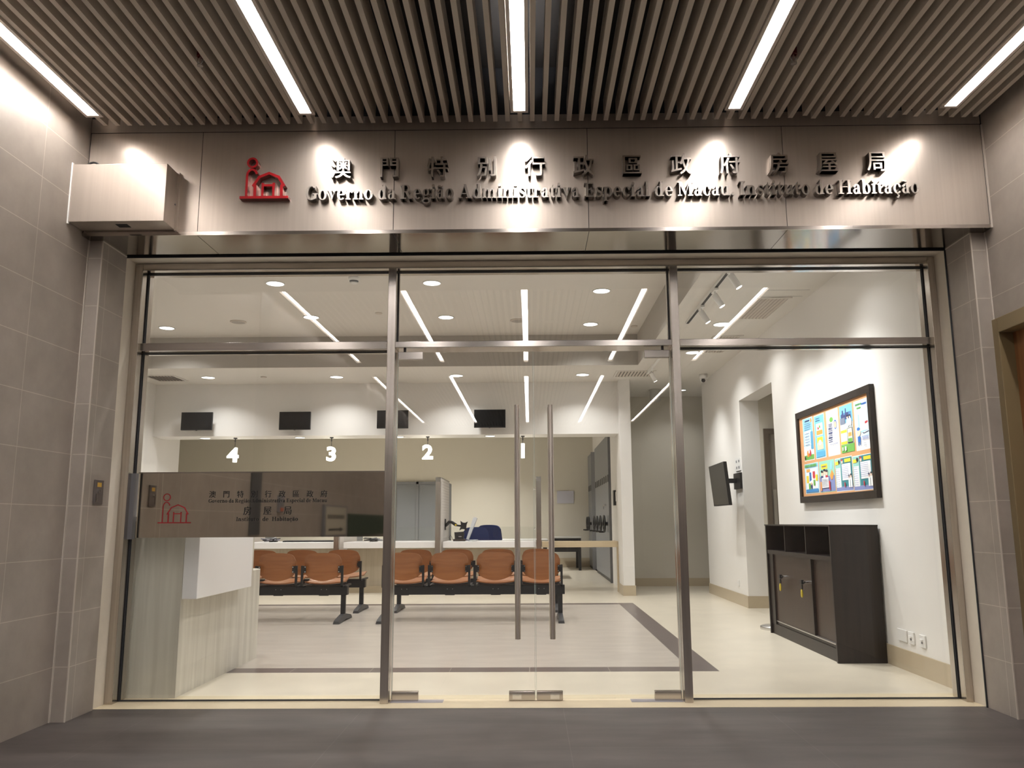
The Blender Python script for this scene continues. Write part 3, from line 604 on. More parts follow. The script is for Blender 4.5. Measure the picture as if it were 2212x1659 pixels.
MB().box(XL + 0.03, XL + 0.033, -1.40, -0.20, 0.945, 1.32).build('sheet', plain('dull_paper', (0.5, 0.47, 0.38), 0.6), parent=t)
mb = MB()
for i in range(11): mb.box(XL + 0.033, XL + 0.035, -0.34 - 0.093 * i, -0.29 - 0.093 * i, 1.16, 1.215)
mb.box(XL + 0.033, XL + 0.035, -1.0, -0.35, 1.0, 1.028)
mb.add([(XL + 0.035, -1.0, 0.98), (XL + 0.035, -1.22, 1.014), (XL + 0.035, -1.0, 1.048)], [(0, 1, 2)])
mb.build('printed_arrow', M['vinyl'], parent=t)
tag(MB().box(XL + 0.001, XL + 0.02, -4.75, -1.65, 0.9, 1.24).build('green_board', M['green']), 'dark green board on the tiled side wall, mirrored in the name band', 'board')

# ------------------------------------------------------------------ office shell
IL, IR, ZC, ZT = -5.97, 2.79, 3.30, 3.75
SX0, SX1, SY0, SY1, SWD = -4.9, 1.40, 6.43, 11.70, 0.20
def fl(mb, x0, x1, y0, y1): mb.quad((x0, y0, 0), (x1, y0, 0), (x1, y1, 0), (x0, y1, 0))
mb = MB().m(0)
fl(mb, IL, 5.0, 5.60, SY0); fl(mb, IL, SX0, SY0, SY1); fl(mb, SX1, 5.0, SY0, SY1); fl(mb, IL, 5.0, SY1, 14.8); fl(mb, -10, 1.5, 14.8, 21)
mb.m(1); fl(mb, SX0, SX1, SY0, SY0 + SWD); fl(mb, SX0, SX1, SY1 - SWD, SY1); fl(mb, SX0, SX0 + SWD, SY0 + SWD, SY1 - SWD); fl(mb, SX1 - SWD, SX1, SY0 + SWD, SY1 - SWD)
mb.m(2); fl(mb, SX0 + SWD, SX1 - SWD, SY0 + SWD, SY1 - SWD)
struct(mb.build('floor_office', [M['cfloor'], M['strip'], M['field']]), 'cream tiled office floor with a dark bordered beige field', 'floor')
# ceilings
TX1, TY1 = 1.555, 11.60
struct(MB().box(IL, TX1, 5.60, TY1, ZT, ZT + 0.05).build('ceiling_tray', M['ceil']), 'raised ceiling panel over the waiting area', 'ceiling')
mb = MB().box(TX1, 5.0, 5.60, 14.8, ZC, ZC + 0.05).box(IL, TX1, TY1, 13.3, ZC, ZC + 0.05)
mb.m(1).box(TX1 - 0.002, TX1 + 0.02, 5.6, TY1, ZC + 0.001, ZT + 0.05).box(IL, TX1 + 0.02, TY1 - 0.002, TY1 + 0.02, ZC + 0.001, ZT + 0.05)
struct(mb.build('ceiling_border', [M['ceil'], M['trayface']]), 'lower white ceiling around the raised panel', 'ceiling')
struct(MB().box(-10, 1.6, 13.5, 21, 3.3, 3.35).build('ceiling_back_office', M['ceil']), 'white ceiling of the back office behind the counter', 'ceiling')
bk = struct(MB().box(IL, 1.402, 13.0, 13.5, 2.468, ZC + 0.02).build('wall_bulkhead', M['paint']), 'white bulkhead wall with screens above the counter', 'wall')
# walls
struct(MB().box(IL - 0.15, IL, 5.6, 14.03, 0, 3.85).build('wall_left_office', M['paint']), 'white office wall at the far end of the counter', 'wall')
struct(MB().box(IL - 0.15, -2.66, 5.46, 5.60, 0, 3.85).box(-2.66, 2.722, 5.46, 5.60, 2.85, 3.85).box(2.722, 2.95, 5.46, 5.60, 0, 3.85).build('wall_front_office', M['paint']), 'white office wall around the inside of the shopfront', 'wall')
RY0, RY1, RZ = 9.43, 10.93, 2.677
rw = MB().box(IR, IR + 0.25, 5.6, RY0, 0, 3.85).box(IR, IR + 0.25, RY0, RY1, RZ, 3.85).box(IR, IR + 0.25, RY1, 13.25, 0, 3.85).build('wall_right_office', M['paint'])
struct(rw, 'white office wall with the notice board and a deep doorway', 'wall')
rec = struct(MB().box(IR + 0.25, 5.0, RY1, RY1 + 0.2, 0, 3.4).box(IR + 0.25, 5.0, RY0 - 0.2, RY0, 0, 3.4).box(5.0, 5.1, RY0, RY1, 0, 3.4).box(IR + 0.25, 5.0, RY0, RY1, 3.2, 3.25).build('wall_recess', M['olive']), 'cream walls of the doorway recess beside the notice board', 'wall')
mb = MB(); bh = 0.15
mb.box(IR - 0.012, IR, 5.62, RY0, 0, bh).box(IR - 0.012, IR, RY1 - 0.001, 13.26, 0, bh).box(IR - 0.012, IR + 0.5, RY1 - 0.012, RY1, 0, bh).box(IR - 0.012, IR + 0.25, 13.25, 13.262, 0, bh)
struct(mb.build('baseboard_right', M['base']), 'tan tiled skirting along the notice board wall', 'skirting')
d = thing('door_4', 'grey steel door with a long pull handle inside the wall recess', 'door', (3.45, RY1, 0), kind='structure')
MB().box(3.085, 3.15, RY1 - 0.03, RY1, 0, 2.30).box(3.95, 4.02, RY1 - 0.03, RY1, 0, 2.30).box(3.15, 3.95, RY1 - 0.03, RY1, 2.23, 2.30).build('door_frame', M['dbrown'], parent=d)
MB().box(3.15, 3.95, RY1 - 0.014, RY1 - 0.001, 0.01, 2.23).build('door_leaf', M['dsteel'], parent=d)
MB().box(3.158, 3.20, RY1 - 0.075, RY1 - 0.06, 0.85, 1.50).cyl((3.18, RY1 - 0.06, 0.92), (3.18, RY1 - 0.014, 0.92), 0.01).cyl((3.18, RY1 - 0.06, 1.43), (3.18, RY1 - 0.014, 1.43), 0.01).build('pull_handle', M['alu'], parent=d)
# column and passage
cw = struct(MB().box(1.402, 1.575, 12.81, 13.42, 0, ZC + 0.02).box(1.495, 1.575, 13.42, 15.36, 0, ZC + 0.02).build('wall_column', M['paint']), 'white end wall between the counter gate and the passage', 'wall')
struct(MB().box(1.392, 1.587, 12.798, 13.42, 0, bh).box(1.575, 1.587, 13.45, 14.67, 0, bh).build('baseboard_column', M['base']), 'tan skirting around the foot of the white end wall', 'skirting')
struct(MB().box(1.575, 5.0, 14.67, 14.8, 0, 3.4).build('wall_passage', M['olive']), 'plain cream wall at the end of the passage', 'wall')
struct(MB().box(1.587, 5.0, 14.658, 14.67, 0, 0.135).build('baseboard_passage', M['base']), 'tan skirting at the end of the passage', 'skirting')
struct(MB().box(5.0, 5.1, 10.93, 14.8, 0, 3.4).build('wall_passage_side', M['olive']), 'cream wall closing the passage out of sight', 'wall')
struct(MB().box(-10, 1.75, 21.0, 21.15, 0, 3.4).build('wall_back_office', M['olive']), 'cream back wall of the office behind the counter', 'wall')
struct(MB().box(-10, 1.7, 20.985, 21.0, 0, 0.22).build('baseboard_back_office', M['base']), 'tan skirting along the back wall of the office', 'skirting')
struct(MB().box(-10.1, -10, 14.03, 21, 0, 3.4).box(-10, IL - 0.15, 13.93, 14.03, 0, 3.4).build('wall_side_back_office', M['olive']), 'cream side wall of the back office', 'wall')
struct(MB().box(1.60, 1.75, 15.36, 21, 0, 3.4).build('wall_shelving_side', M['paint']), 'white wall behind the mobile shelving', 'wall')

# ------------------------------------------------------------------ ceiling fittings
def downlight(x, y, z, lab, r=0.095, power=None, group='round downlights in the raised ceiling'):
    t = thing('downlight', lab, 'downlight', (x, y, z - 0.012), group)
    MB().lathe((x, y, z), [(r + 0.012, 0.0), (r + 0.012, -0.006), (r, -0.010), (r, 0.0)], 28).build('trim_ring', M['white'], parent=t)
    MB().lathe((x, y, z), [(r, -0.001), (r, -0.004)], 28).build('diffuser', M['down'], parent=t)
    ld = bpy.data.lights.new('downlight_beam', 'AREA'); ld.shape = 'DISK'; ld.size = 2 * r * 0.95; ld.spread = math.radians(125); ld.energy = power or DOWN_W; ld.color = (1.0, 0.975, 0.95)
    lo = bpy.data.objects.new('downlight_beam', ld); COL.objects.link(lo); lo.parent = t; lo.location = (0, 0, 0.012 - 0.0065)
for (x, y, lab) in ((-2.83, 8.91, 'round downlight in the raised ceiling nearest the smoke detector'), (-1.08, 8.94, 'round downlight in the first visible raised ceiling row, beside the upright'), (0.85, 9.32, 'round downlight in the first visible raised ceiling row, on the track light side'),
                    (-2.83, 10.45, 'round downlight in the second raised ceiling row, beside the round ceiling speaker'), (-4.95, 10.98, 'round downlight in the raised ceiling farthest from the track lights'), (-1.08, 10.51, 'round downlight in the second raised ceiling row, left of the speaker over the doors'), (0.84, 10.96, 'round downlight in the second raised ceiling row, nearest the track lights'),
                    (-2.83, 7.30, 'round downlight in the raised ceiling just inside the name band pane'), (-1.08, 7.30, 'round downlight in the raised ceiling just inside the first door leaf'), (0.85, 7.30, 'round downlight in the raised ceiling just inside the second door leaf'), (-4.95, 8.9, 'round downlight in the raised ceiling over the hidden end of the waiting area'),
                    (-1.9, 6.05, 'round downlight close behind the head of the shopfront over the reception desk'), (0.0, 6.05, 'round downlight close behind the head of the shopfront over the doors')):
    downlight(x, y, ZT, lab, power=DOWN_W * (1.7 if y < 6.5 else 1.0))
for (x, y, lab) in ((2.19, 9.15, 'round downlight in the lower ceiling beside the square vent'), (2.17, 10.73, 'round downlight in the lower ceiling in front of the dome camera'), (-4.88, 12.34, 'round downlight over the bulkhead screen of counter four'), (-2.93, 12.38, 'round downlight over the bulkhead between screens two and three'), (-1.10, 12.34, 'round downlight over the bulkhead near the screen of counter one'), (0.81, 12.34, 'round downlight over the bulkhead nearest the white end wall'), (2.19, 6.6, 'round downlight in the lower ceiling just inside the plain pane')):
    downlight(x, y, ZC, lab, power=DOWN_W * (0.4 if y < 7 else 1.0), group='round downlights in the lower ceiling')
for (x, y, n) in ((-5.235, 13.26, 'four'), (-3.70, 13.26, 'three'), (-2.10, 13.24, 'two'), (-0.63, 13.2, 'one')):
    downlight(x, y, 2.468, 'small downlight under the bulkhead beside the glowing number of counter ' + n, 0.080, DOWN_W * 0.40, 'small downlights under the bulkhead')
for (x, y) in ((-4.5, 16.5), (-1.2, 16.5), (-4.5, 19.0), (-1.2, 19.0)):
    downlight(x, y, 3.3, 'round downlight in the back office ceiling over the ' + {(-4.5, 16.5): 'desks behind counter three', (-1.2, 16.5): 'blue chairs', (-4.5, 19.0): 'grey doors', (-1.2, 19.0): 'far work table'}[(x, y)], power=BACK_W, group='round downlights in the back office')
downlight(2.6, 13.9, ZC, 'round downlight in the passage ceiling out of sight', 0.06, DOWN_W * 0.45, 'round downlights in the lower ceiling')
def disc(name, x, y, z, prof, mats, lab, cat):
    return tag(MB().lathe((x, y, z), prof, 24).build(name, mats), lab, cat)
t = thing('smoke_detector', 'white smoke detector on the raised ceiling behind the name band pane', 'smoke detector', (-1.907, 8.72, ZT - 0.07))
MB().lathe((-1.907, 8.72, ZT), [(0.062, 0), (0.062, -0.02), (0.055, -0.038)], 24).build('base', M['white'], parent=t)
MB().lathe((-1.907, 8.72, ZT), [(0.05, -0.038), (0.045, -0.055)], 24).build('grille', M['gsteel2'], parent=t)
MB().lathe((-1.907, 8.72, ZT), [(0.046, -0.055), (0.03, -0.068)], 24).build('cap', M['white'], parent=t)
for (x, y, z, lab) in ((-1.917, 10.27, ZT, 'flat white sprinkler cover on the raised ceiling beside the upright'), (-4.03, 12.33, ZC, 'flat white sprinkler cover between the downlights over the counter'), (1.45, 11.1, ZT, 'flat white sprinkler cover at the corner of the raised ceiling')):
    disc('sprinkler_cover', x, y, z, [(0.045, 0), (0.045, -0.010), (0.03, -0.014)], M['housing'], lab, 'sprinkler cover')['group'] = 'sprinkler covers on the ceiling'
for (x, y, lab) in ((-3.86, 10.67, 'round ceiling speaker between the downlights over the waiting area'), (-0.141, 10.72, 'round ceiling speaker in line with the door seam')):
    t = thing('ceiling_speaker', lab, 'speaker', (x, y, ZT - 0.012), 'round ceiling speakers')
    MB().lathe((x, y, ZT), [(0.105, 0), (0.105, -0.008), (0.09, -0.012)], 28).build('rim', M['housing'], parent=t)
    MB().lathe((x, y, ZT), [(0.09, -0.011), (0.085, -0.013)], 28).build('grille', plain('speaker_mesh', (0.42, 0.39, 0.36), 0.7), parent=t)
def vent(x0, x1, y0, y1, z, n, lab, along='y'):
    t = thing('air_vent', lab, 'air vent', ((x0 + x1) / 2, (y0 + y1) / 2, z - 0.015), 'louvred ceiling vents')
    f = 0.03
    MB().box(x0 - f, x0, y0 - f, y1 + f, z - 0.012, z).box(x1, x1 + f, y0 - f, y1 + f, z - 0.012, z).box(x0, x1, y0 - f, y0, z - 0.012, z).box(x0, x1, y1, y1 + f, z - 0.012, z).build('frame', M['ceil'], parent=t)
    MB().box(x0, x1, y0, y1, z - 0.003, z - 0.001).build('dark_opening', plain('vent_dark', (0.06, 0.058, 0.055), 0.8), parent=t)
    for i in range(n):
        mb = MB()
        if along == 'y':
            a = x0 + (x1 - x0) * (i + 0.5) / n; w = (x1 - x0) / n * 0.30
            mb.prism([(a - w, z - 0.004), (a + w * 0.2, z - 0.014), (a + w, z - 0.014), (a, z - 0.004)], lambda u, v, tt: (u, tt, v), y0, y1)
        mb.build('louvre', M['housing'], parent=t)
vent(2.30, 2.60, 8.05, 8.87, ZC, 8, 'square louvred ceiling vent over the notice board')
vent(2.25, 2.55, 9.75, 10.7, ZC, 8, 'louvred ceiling vent behind the transom near the dome camera')
vent(1.32, 1.85, 12.06, 12.5, ZC, 11, 'louvred ceiling vent over the white end wall')
vent(-5.75, -5.33, 12.15, 12.6, ZC, 9, 'louvred ceiling vent over the screen of counter four')
struct(MB().box(2.28, 2.72, 7.765, 7.772, ZC - 0.001, ZC).box(2.28, 2.72, 7.99, 7.996, ZC - 0.001, ZC).build('trim_4', M['gsteel2']), 'thin access panel joint in the lower ceiling', 'panel joint')
# track lights
t = thing('light_track', 'short black lined light track on the lower ceiling beside the raised panel', 'light track', (1.768, 8.1, ZC - 0.03))
MB().box(1.75, 1.786, 6.4, 9.02, ZC - 0.03, ZC).build('rail', M['white'], parent=t)
MB().box(1.754, 1.782, 6.4, 9.0, ZC - 0.031, ZC - 0.0295).build('slot', M['blk'], parent=t)
t = thing('light_track', 'second light track on the lower ceiling, hidden behind the shopfront upright', 'light track', (1.768, 11.0, ZC - 0.03))
MB().box(1.75, 1.786, 9.9, 12.2, ZC - 0.03, ZC).build('rail', M['white'], parent=t)
def spot(y, lab, target, energy):
    x = 1.768; top = Vector((x + 0.005, y, ZC - 0.10)); d = (Vector(target) - top).normalized()
    t = thing('track_spotlight', lab, 'spotlight', (x, y, ZC - 0.16), 'white spotlights on the light tracks')
    MB().box(x - 0.02, x + 0.02, y - 0.07, y + 0.07, ZC - 0.055, ZC - 0.032).cyl((x, y, ZC - 0.10), (x, y, ZC - 0.055), 0.008).build('adapter', M['white'], parent=t)
    a = top - d * 0.02; b = top + d * 0.115
    MB().cyl(a, b, 0.030, 22).build('lamp_head', M['white'], parent=t)
    MB().cyl(b, b + d * 0.002, 0.026, 22).build('lens', M['spotl'], parent=t)
    ld = bpy.data.lights.new('spot_beam', 'SPOT'); ld.energy = energy; ld.spot_size = math.radians(86); ld.spot_blend = 0.9; ld.shadow_soft_size = 0.028; ld.color = (1.0, 0.99, 0.98)
    lo = bpy.data.objects.new('spot_beam', ld); COL.objects.link(lo); lo.parent = t
    lo.location = (b + d * 0.01) - Vector((x, y, ZC - 0.16)); lo.rotation_euler = d.to_track_quat('-Z', 'Y').to_euler()
spot(6.98, 'white track spotlight nearest the shopfront glass', (IR, 6.80, 1.42), SPOT_W)
spot(7.62, 'white track spotlight in the middle of the three over the notice board', (IR, 7.45, 1.42), SPOT_W)
spot(8.25, 'white track spotlight at the far end of the first track', (IR, 8.15, 1.42), SPOT_W)
spot(10.3, 'white track spotlight on the second track aimed beside the doorway', (IR, 10.6, 1.4), SPOT_W * 0.8)
spot(11.8, 'white track spotlight on the second track aimed over the wall screen', (IR, 12.2, 1.4), SPOT_W * 0.8)
# dome camera, passage camera
t = thing('dome_camera', 'white ceiling dome camera with black eye beside the notice board wall', 'camera', (2.65, 12.42, ZC - 0.13))
MB().lathe((2.65, 12.42, ZC), [(0.065, 0), (0.062, -0.05), (0.055, -0.07)], 24).build('housing', M['white'], parent=t)
MB().lathe((2.65, 12.42, ZC), [(0.05, -0.07), (0.047, -0.095), (0.03, -0.12), (0.008, -0.128)], 24).build('dome', M['white'], parent=t)
MB().lathe((2.64, 12.385, ZC - 0.098), [(0.001, -0.032), (0.024, -0.022), (0.032, 0.0), (0.024, 0.022), (0.001, 0.032)], 16).build('lens', M['blk'], parent=t)
t = thing('ceiling_projector', 'grey cylindrical ceiling unit in the passage', 'ceiling unit', (2.13, 13.87, ZC - 0.2))
MB().lathe((2.13, 13.87, ZC), [(0.105, 0), (0.105, -0.012), (0.09, -0.014), (0.09, -0.20)], 24).build('body', plain('dull_white', (0.5, 0.48, 0.44), 0.5), parent=t)
MB().cyl((2.11, 13.78, ZC - 0.18), (2.11, 13.775, ZC - 0.18), 0.012).build('lens', M['blk'], parent=t)

# ------------------------------------------------------------------ counter wall: screens and glowing numbers
for (xc, n) in ((-5.205, 'four'), (-3.665, 'three'), (-2.135, 'two'), (-0.617, 'one')):
    dz = {'four': 0, 'three': -0.003, 'two': 0.008, 'one': 0.010}[n]
    t = thing('wall_screen', 'black wall screen on the bulkhead above counter ' + n, 'screen', (xc, 12.83, 2.548 + dz), 'black screens on the bulkhead')
    MB().box(xc - 0.245, xc + 0.245, 12.80, 12.835, 2.545 + dz, 2.828 + dz).build('casing', M['blk'], parent=t, bevel=0.003)
    MB().box(xc - 0.238, xc + 0.238, 12.798, 12.8005, 2.556 + dz, 2.822 + dz).build('display', M['screen'], parent=t)
    MB().box(xc - 0.05, xc + 0.05, 12.835, 13.0, 2.62 + dz, 2.74 + dz).build('bracket', M['blkm'], parent=t)
    MB().box(xc - 0.012, xc + 0.006, 12.805, 12.83, 2.538 + dz, 2.545 + dz).build('sensor', M['blk'], parent=t)
NZ = {'4': 2.075, '3': 2.083, '2': 2.105, '1': 2.113}
for (ch, xc) in (('4', -4.775), ('3', -3.188), ('2', -1.637), ('1', -0.108)):
    nm = {'4': 'four', '3': 'three', '2': 'two', '1': 'one'}[ch]
    zb = NZ[ch]; h = 0.232; vs, _ = font_polys(ch, offset=0.028); xs = [v[0] for v in vs]; ys = [v[1] for v in vs]
    sc = h / (max(ys) - min(ys)); mx = (max(xs) + min(xs)) / 2; my = min(ys)
    t = thing('counter_number', 'glowing white number %s hanging over the counter' % ch, 'number sign', (xc, 13.25, zb), 'glowing numbers over the counter')
    mb = MB(); glyph_solid(mb, ch, lambda u, v, tt: (xc + (u - mx) * sc * 1.1, tt, zb + (v - my) * sc), 13.235, 13.285, offset=0.028)
    mb.build('digit', M['num'], parent=t, fix=False)
    ox = 0.03 if ch == '4' else 0.0
    MB().cyl((xc + ox, 13.26, zb + h - 0.01), (xc + ox, 13.26, 2.468), 0.0045, 8).cyl((xc + ox, 13.26, 2.452), (xc + ox, 13.26, 2.468), 0.03, 14).cyl((xc + ox, 13.26, 2.40), (xc + ox, 13.26, 2.452), 0.010, 10).build('hanging_rod', M['dgrey'], parent=t)

# counter
for (x0, x1, lab) in ((-5.96, -4.70, 'white topped counter at the far end of the row, hidden by the name band'), (-4.565, -3.105, 'white topped counter below the glowing number three'), (-2.955, -1.505, 'white topped counter below the glowing number two'), (-1.380, 0.095, 'white topped counter below the glowing number one')):
    t = thing('service_counter', lab, 'counter', ((x0 + x1) / 2, 13.6, 0), 'white topped service counters')
    MB().box(x0, x1, 13.30, 14.25, 0.706, 0.802).build('worktop', M['whitel'], parent=t, bevel=0.004)
    MB().box(x0, x1, 13.58, 13.64, 0.0, 0.706).build('front_panel', M['cfront'], parent=t)
    MB().box(x0, x1, 13.565, 13.58, 0, 0.11).build('plinth', M['base'], parent=t)
for (xa, lab, solid) in ((-4.70, 'slatted divider with steel post between counters four and three', 1), (-3.10, 'slatted divider with steel post between counters three and two', 1), (-1.50, 'slatted divider with steel post between counters two and one', 1), (0.098, 'steel end post with glass screen beside the counter gate', 0)):
    t = thing('counter_divider', lab, 'divider', (xa + 0.04, 13.3, 0.0), 'dividers along the counter')
    MB().box(xa, xa + 0.078, 13.24, 13.30, 0.0 if not solid else 0.0, 1.745).build('post', M['steel'], parent=t)
    MB().box(xa, xa + 0.080, 13.235, 13.305, 1.745, 1.815).build('cap', M['chrome'], parent=t)
    if solid:
        mb = MB()
        for i in range(24):
            z = 0.71 + i * 0.0455
            mb.box(xa + 0.008, xa + 0.086, 13.302, 14.60, z, z + 0.042)
        mb.box(xa + 0.012, xa + 0.080, 13.302, 14.60, 0.0, 1.79).build('slatted_panel', plain('pinkish_white_panel', (0.72, 0.67, 0.63), 0.5), parent=t)
        MB().box(xa, xa + 0.088, 13.305, 14.62, 1.80, 1.815).build('top_rail', M['alu'], parent=t)
        MB().box(xa + 0.02, xa + 0.07, 14.60, 15.2, 0.3, 1.79).build('rear_panel', M['gsteel'], parent=t)
    else:
        MB().box(xa + 0.034, xa + 0.042, 13.305, 14.2, 0.82, 1.80).build('glass_screen', M['acr'], parent=t)
        for z in (1.00, 1.62): MB().cyl((xa - 0.028, 13.28, z), (xa, 13.28, z), 0.011).cyl((xa - 0.04, 13.28, z), (xa - 0.028, 13.28, z), 0.016).build('glass_clip', M['chrome'], parent=t)
# glass fronts of the stations
for (x0, x1, n) in ((-2.955, -1.505, 'two'), (-1.38, 0.095, 'one')):
    tag(MB().box(x0, x1, 13.32, 13.326, 0.803, 1.03).build('counter_screen', M['acr']), 'low clear glass screen above the top of counter ' + n, 'glass screen', 'clear glass screens on the counter')
# gate
t = thing('counter_gate', 'tan wooden counter flap with an open gap below beside the white end wall', 'counter gate', (0.83, 13.5, 0))
MB().box(0.19, 1.385, 13.46, 14.0, 0.70, 0.79).build('flap', M['tan'], parent=t, bevel=0.003)
MB().box(1.378, 1.388, 13.455, 14.0, 0.70, 0.796).build('hinge_strip', M['tan'], parent=t)
MB().box(1.388, 1.488, 13.46, 13.60, 0.0, 0.79).build('side_leg', M['tan'], parent=t)

# ------------------------------------------------------------------ reception desk
t = thing('reception_desk', 'travertine reception desk with a white front panel and rounded low end', 'desk', (-2.6, 6.3, 0))
MB().box(-2.645, -2.285, 5.535, 5.62, 0, 1.12).box(-3.2, -2.285, 5.62, 6.95, 0, 1.12).build('body', M['trav'], parent=t)
MB().box(-2.645, -2.26, 5.53, 5.62, 1.12, 1.15).box(-3.22, -2.26, 5.62, 6.97, 1.12, 1.15).build('top', M['whitel'], parent=t)
pts = [(-3.2, 6.95), (-2.285, 6.95)] + [(-2.50 + 0.215 * math.cos(a), 7.10 + 0.22 * math.sin(a)) for a in [math.radians(10 * i) for i in range(0, 10)]] + [(-3.2, 7.32)]
mb = MB(); mb.prism(pts, lambda u, v, tt: (u, v, tt), 0.72, 0.0)
mb.build('low_end', M['trav'], parent=t)
MB().box(-2.285, -2.185, 5.545, 6.62, 0.615, 1.10).build('white_panel', M['whitel'], parent=t, bevel=0.004)

# ------------------------------------------------------------------ beam seating
def bench(x_end, y, n, lab, legs):
    """row of plywood seats facing the counter; x_end is its doorway-side end"""
    P = 0.523; t = thing('beam_seating', lab, 'bench', (x_end - P * n / 2, y, 0), 'rows of orange plywood beam seats')
    xa = x_end - P * n
    MB().box(xa + 0.01, x_end + 0.005, y - 0.04, y + 0.05, 0.288, 0.392).build('beam', M['blkm'], parent=t, bevel=0.004)
    for lx in legs:
        lg = MB().box(lx - 0.026, lx + 0.026, y - 0.02, y + 0.03, 0.055, 0.29)
        lg.build('leg', M['blkm'], parent=t, bevel=0.004)
        mb = MB()
        prof = [(-0.345, 0.0, 0.030, 0.034), (-0.30, 0.0, 0.042, 0.036), (-0.10, 0.012, 0.070, 0.034), (0.0, 0.018, 0.082, 0.033), (0.10, 0.012, 0.070, 0.034), (0.30, 0.0, 0.042, 0.036), (0.345, 0.0, 0.030, 0.034)]
        vs = []; fs = []
        for (dy, zb, zt, w) in prof: vs += [(lx - w, y + dy, zb), (lx + w, y + dy, zb), (lx + w * 0.75, y + dy, zt), (lx - w * 0.75, y + dy, zt)]
        for i in range(len(prof) - 1):
            for j in range(4): fs.append((4 * i + j, 4 * i + (j + 1) % 4, 4 * i + 4 + (j + 1) % 4, 4 * i + 4 + j))
        fs += [(3, 2, 1, 0), tuple(4 * (len(prof) - 1) + j for j in range(4))]
        mb.add(vs, fs).build('foot', M['dgrey'], parent=t)
    for i in range(n):
        cx_ = x_end - P * (i + 0.5); hw = 0.214
        def back(side):
            def fn(a, b):
                s_ = (a * 2 - 1); k = abs(s_)
                zt = 0.768 - 0.030 * k ** 2.5 - 0.060 * k ** 12; zb = 0.452 + 0.070 * k ** 2.0 + 0.03 * k ** 12
                z = zb + (zt - zb) * b
                yy = y - 0.135 - 0.24 * (z - 0.45) ** 1.0 * 0.55 + 0.035 * s_ * s_ + 0.012 * math.sin(PI * b) + side * 0.006
                return (cx_ + hw * s_ * (1 - 0.02 * (1 - b)), yy, z)
            return fn
        def slab(fnf, nu, nv):
            mb = MB(); A = [[fnf(-1)(u / nu, v / nv) for u in range(nu + 1)] for v in range(nv + 1)]; B = [[fnf(1)(u / nu, v / nv) for u in range(nu + 1)] for v in range(nv + 1)]
            for G, inv in ((A, False), (B, True)):
                vs = [p for r in G for p in r]; q = []
                for v in range(nv):
                    for u in range(nu):
                        f = (v * (nu + 1) + u, v * (nu + 1) + u + 1, (v + 1) * (nu + 1) + u + 1, (v + 1) * (nu + 1) + u); q.append(f[::-1] if inv else f)
                mb.add(vs, q, True)
            loop = [(0, u) for u in range(nu)] + [(v, nu) for v in range(nv)] + [(nv, nu - u) for u in range(nu)] + [(nv - v, 0) for v in range(nv)]
            k = len(loop); vs = [A[v][u] for v, u in loop] + [B[v][u] for v, u in loop]
            mb.add(vs, [(j, k + j, k + (j + 1) % k, (j + 1) % k) for j in range(k)])
            return mb
        slab(back, 20, 10).build('backrest', M['ply'], parent=t)
        def seat(side):
            def fn(a, b):
                s_ = (a * 2 - 1); k = abs(s_)
                yy = y - 0.09 + 0.42 * b - 0.03 * k ** 6 * (1 if b > 0.5 else -1)
                z = 0.418 + 0.022 * s_ * s_ - 0.020 * math.sin(PI * min(1, b * 1.1)) + 0.03 * b + side * 0.006
                return (cx_ + (hw + 0.008) * s_, yy, z)
            return fn
        slab(seat, 14, 8).build('seat', M['ply'], parent=t)
        for sgn in (-1, 1):
            ax = cx_ + sgn * 0.228
            br = MB().box(ax - 0.0125, ax + 0.0125, y - 0.165, y - 0.14, 0.385, 0.625).box(ax - 0.0125, ax + 0.0125, y - 0.165, y + 0.30, 0.378, 0.398)
            br.box(min(ax, ax - sgn * 0.045), max(ax, ax - sgn * 0.045), y - 0.168, y - 0.158, 0.545, 0.622)
            b = br.build('bracket', M['blkm'], parent=t)
            sc = MB()
            for zz in (0.557, 0.610): sc.cyl((ax - sgn * 0.036, y - 0.171, zz), (ax - sgn * 0.036, y - 0.166, zz), 0.006, 10)
            o = sc.build('screw', M['chrome'], parent=b, local=True)
            bo = WL[b.name] if b.name in WL else Vector((0, 0, 0))
            for v in o.data.vertices: v.co -= WL[t.name]
        bp = MB().box(cx_ - 0.055, cx_ + 0.055, y - 0.044, y - 0.038, 0.282, 0.39)
        bp.build('clamp_plate', M['blkm'], parent=t)
        sc = MB()
        for dx in (-0.03, 0.03): sc.cyl((cx_ + dx, y - 0.047, 0.352), (cx_ + dx, y - 0.043, 0.352), 0.004, 8)
        sc.build('bolt', M['alu'], parent=t)
bench(0.385, 9.75, 4, 'front row of four orange plywood beam seats behind the glass doors', (-1.678, 0.338))
bench(0.37, 10.86, 4, 'rear row of four orange plywood beam seats behind the glass doors', (-1.683, 0.325))
bench(-2.105, 9.75, 4, 'front row of orange plywood beam seats partly behind the reception desk', (-4.16, -2.150))
bench(-2.12, 10.86, 4, 'rear row of orange plywood beam seats partly behind the reception desk', (-4.18, -2.165))

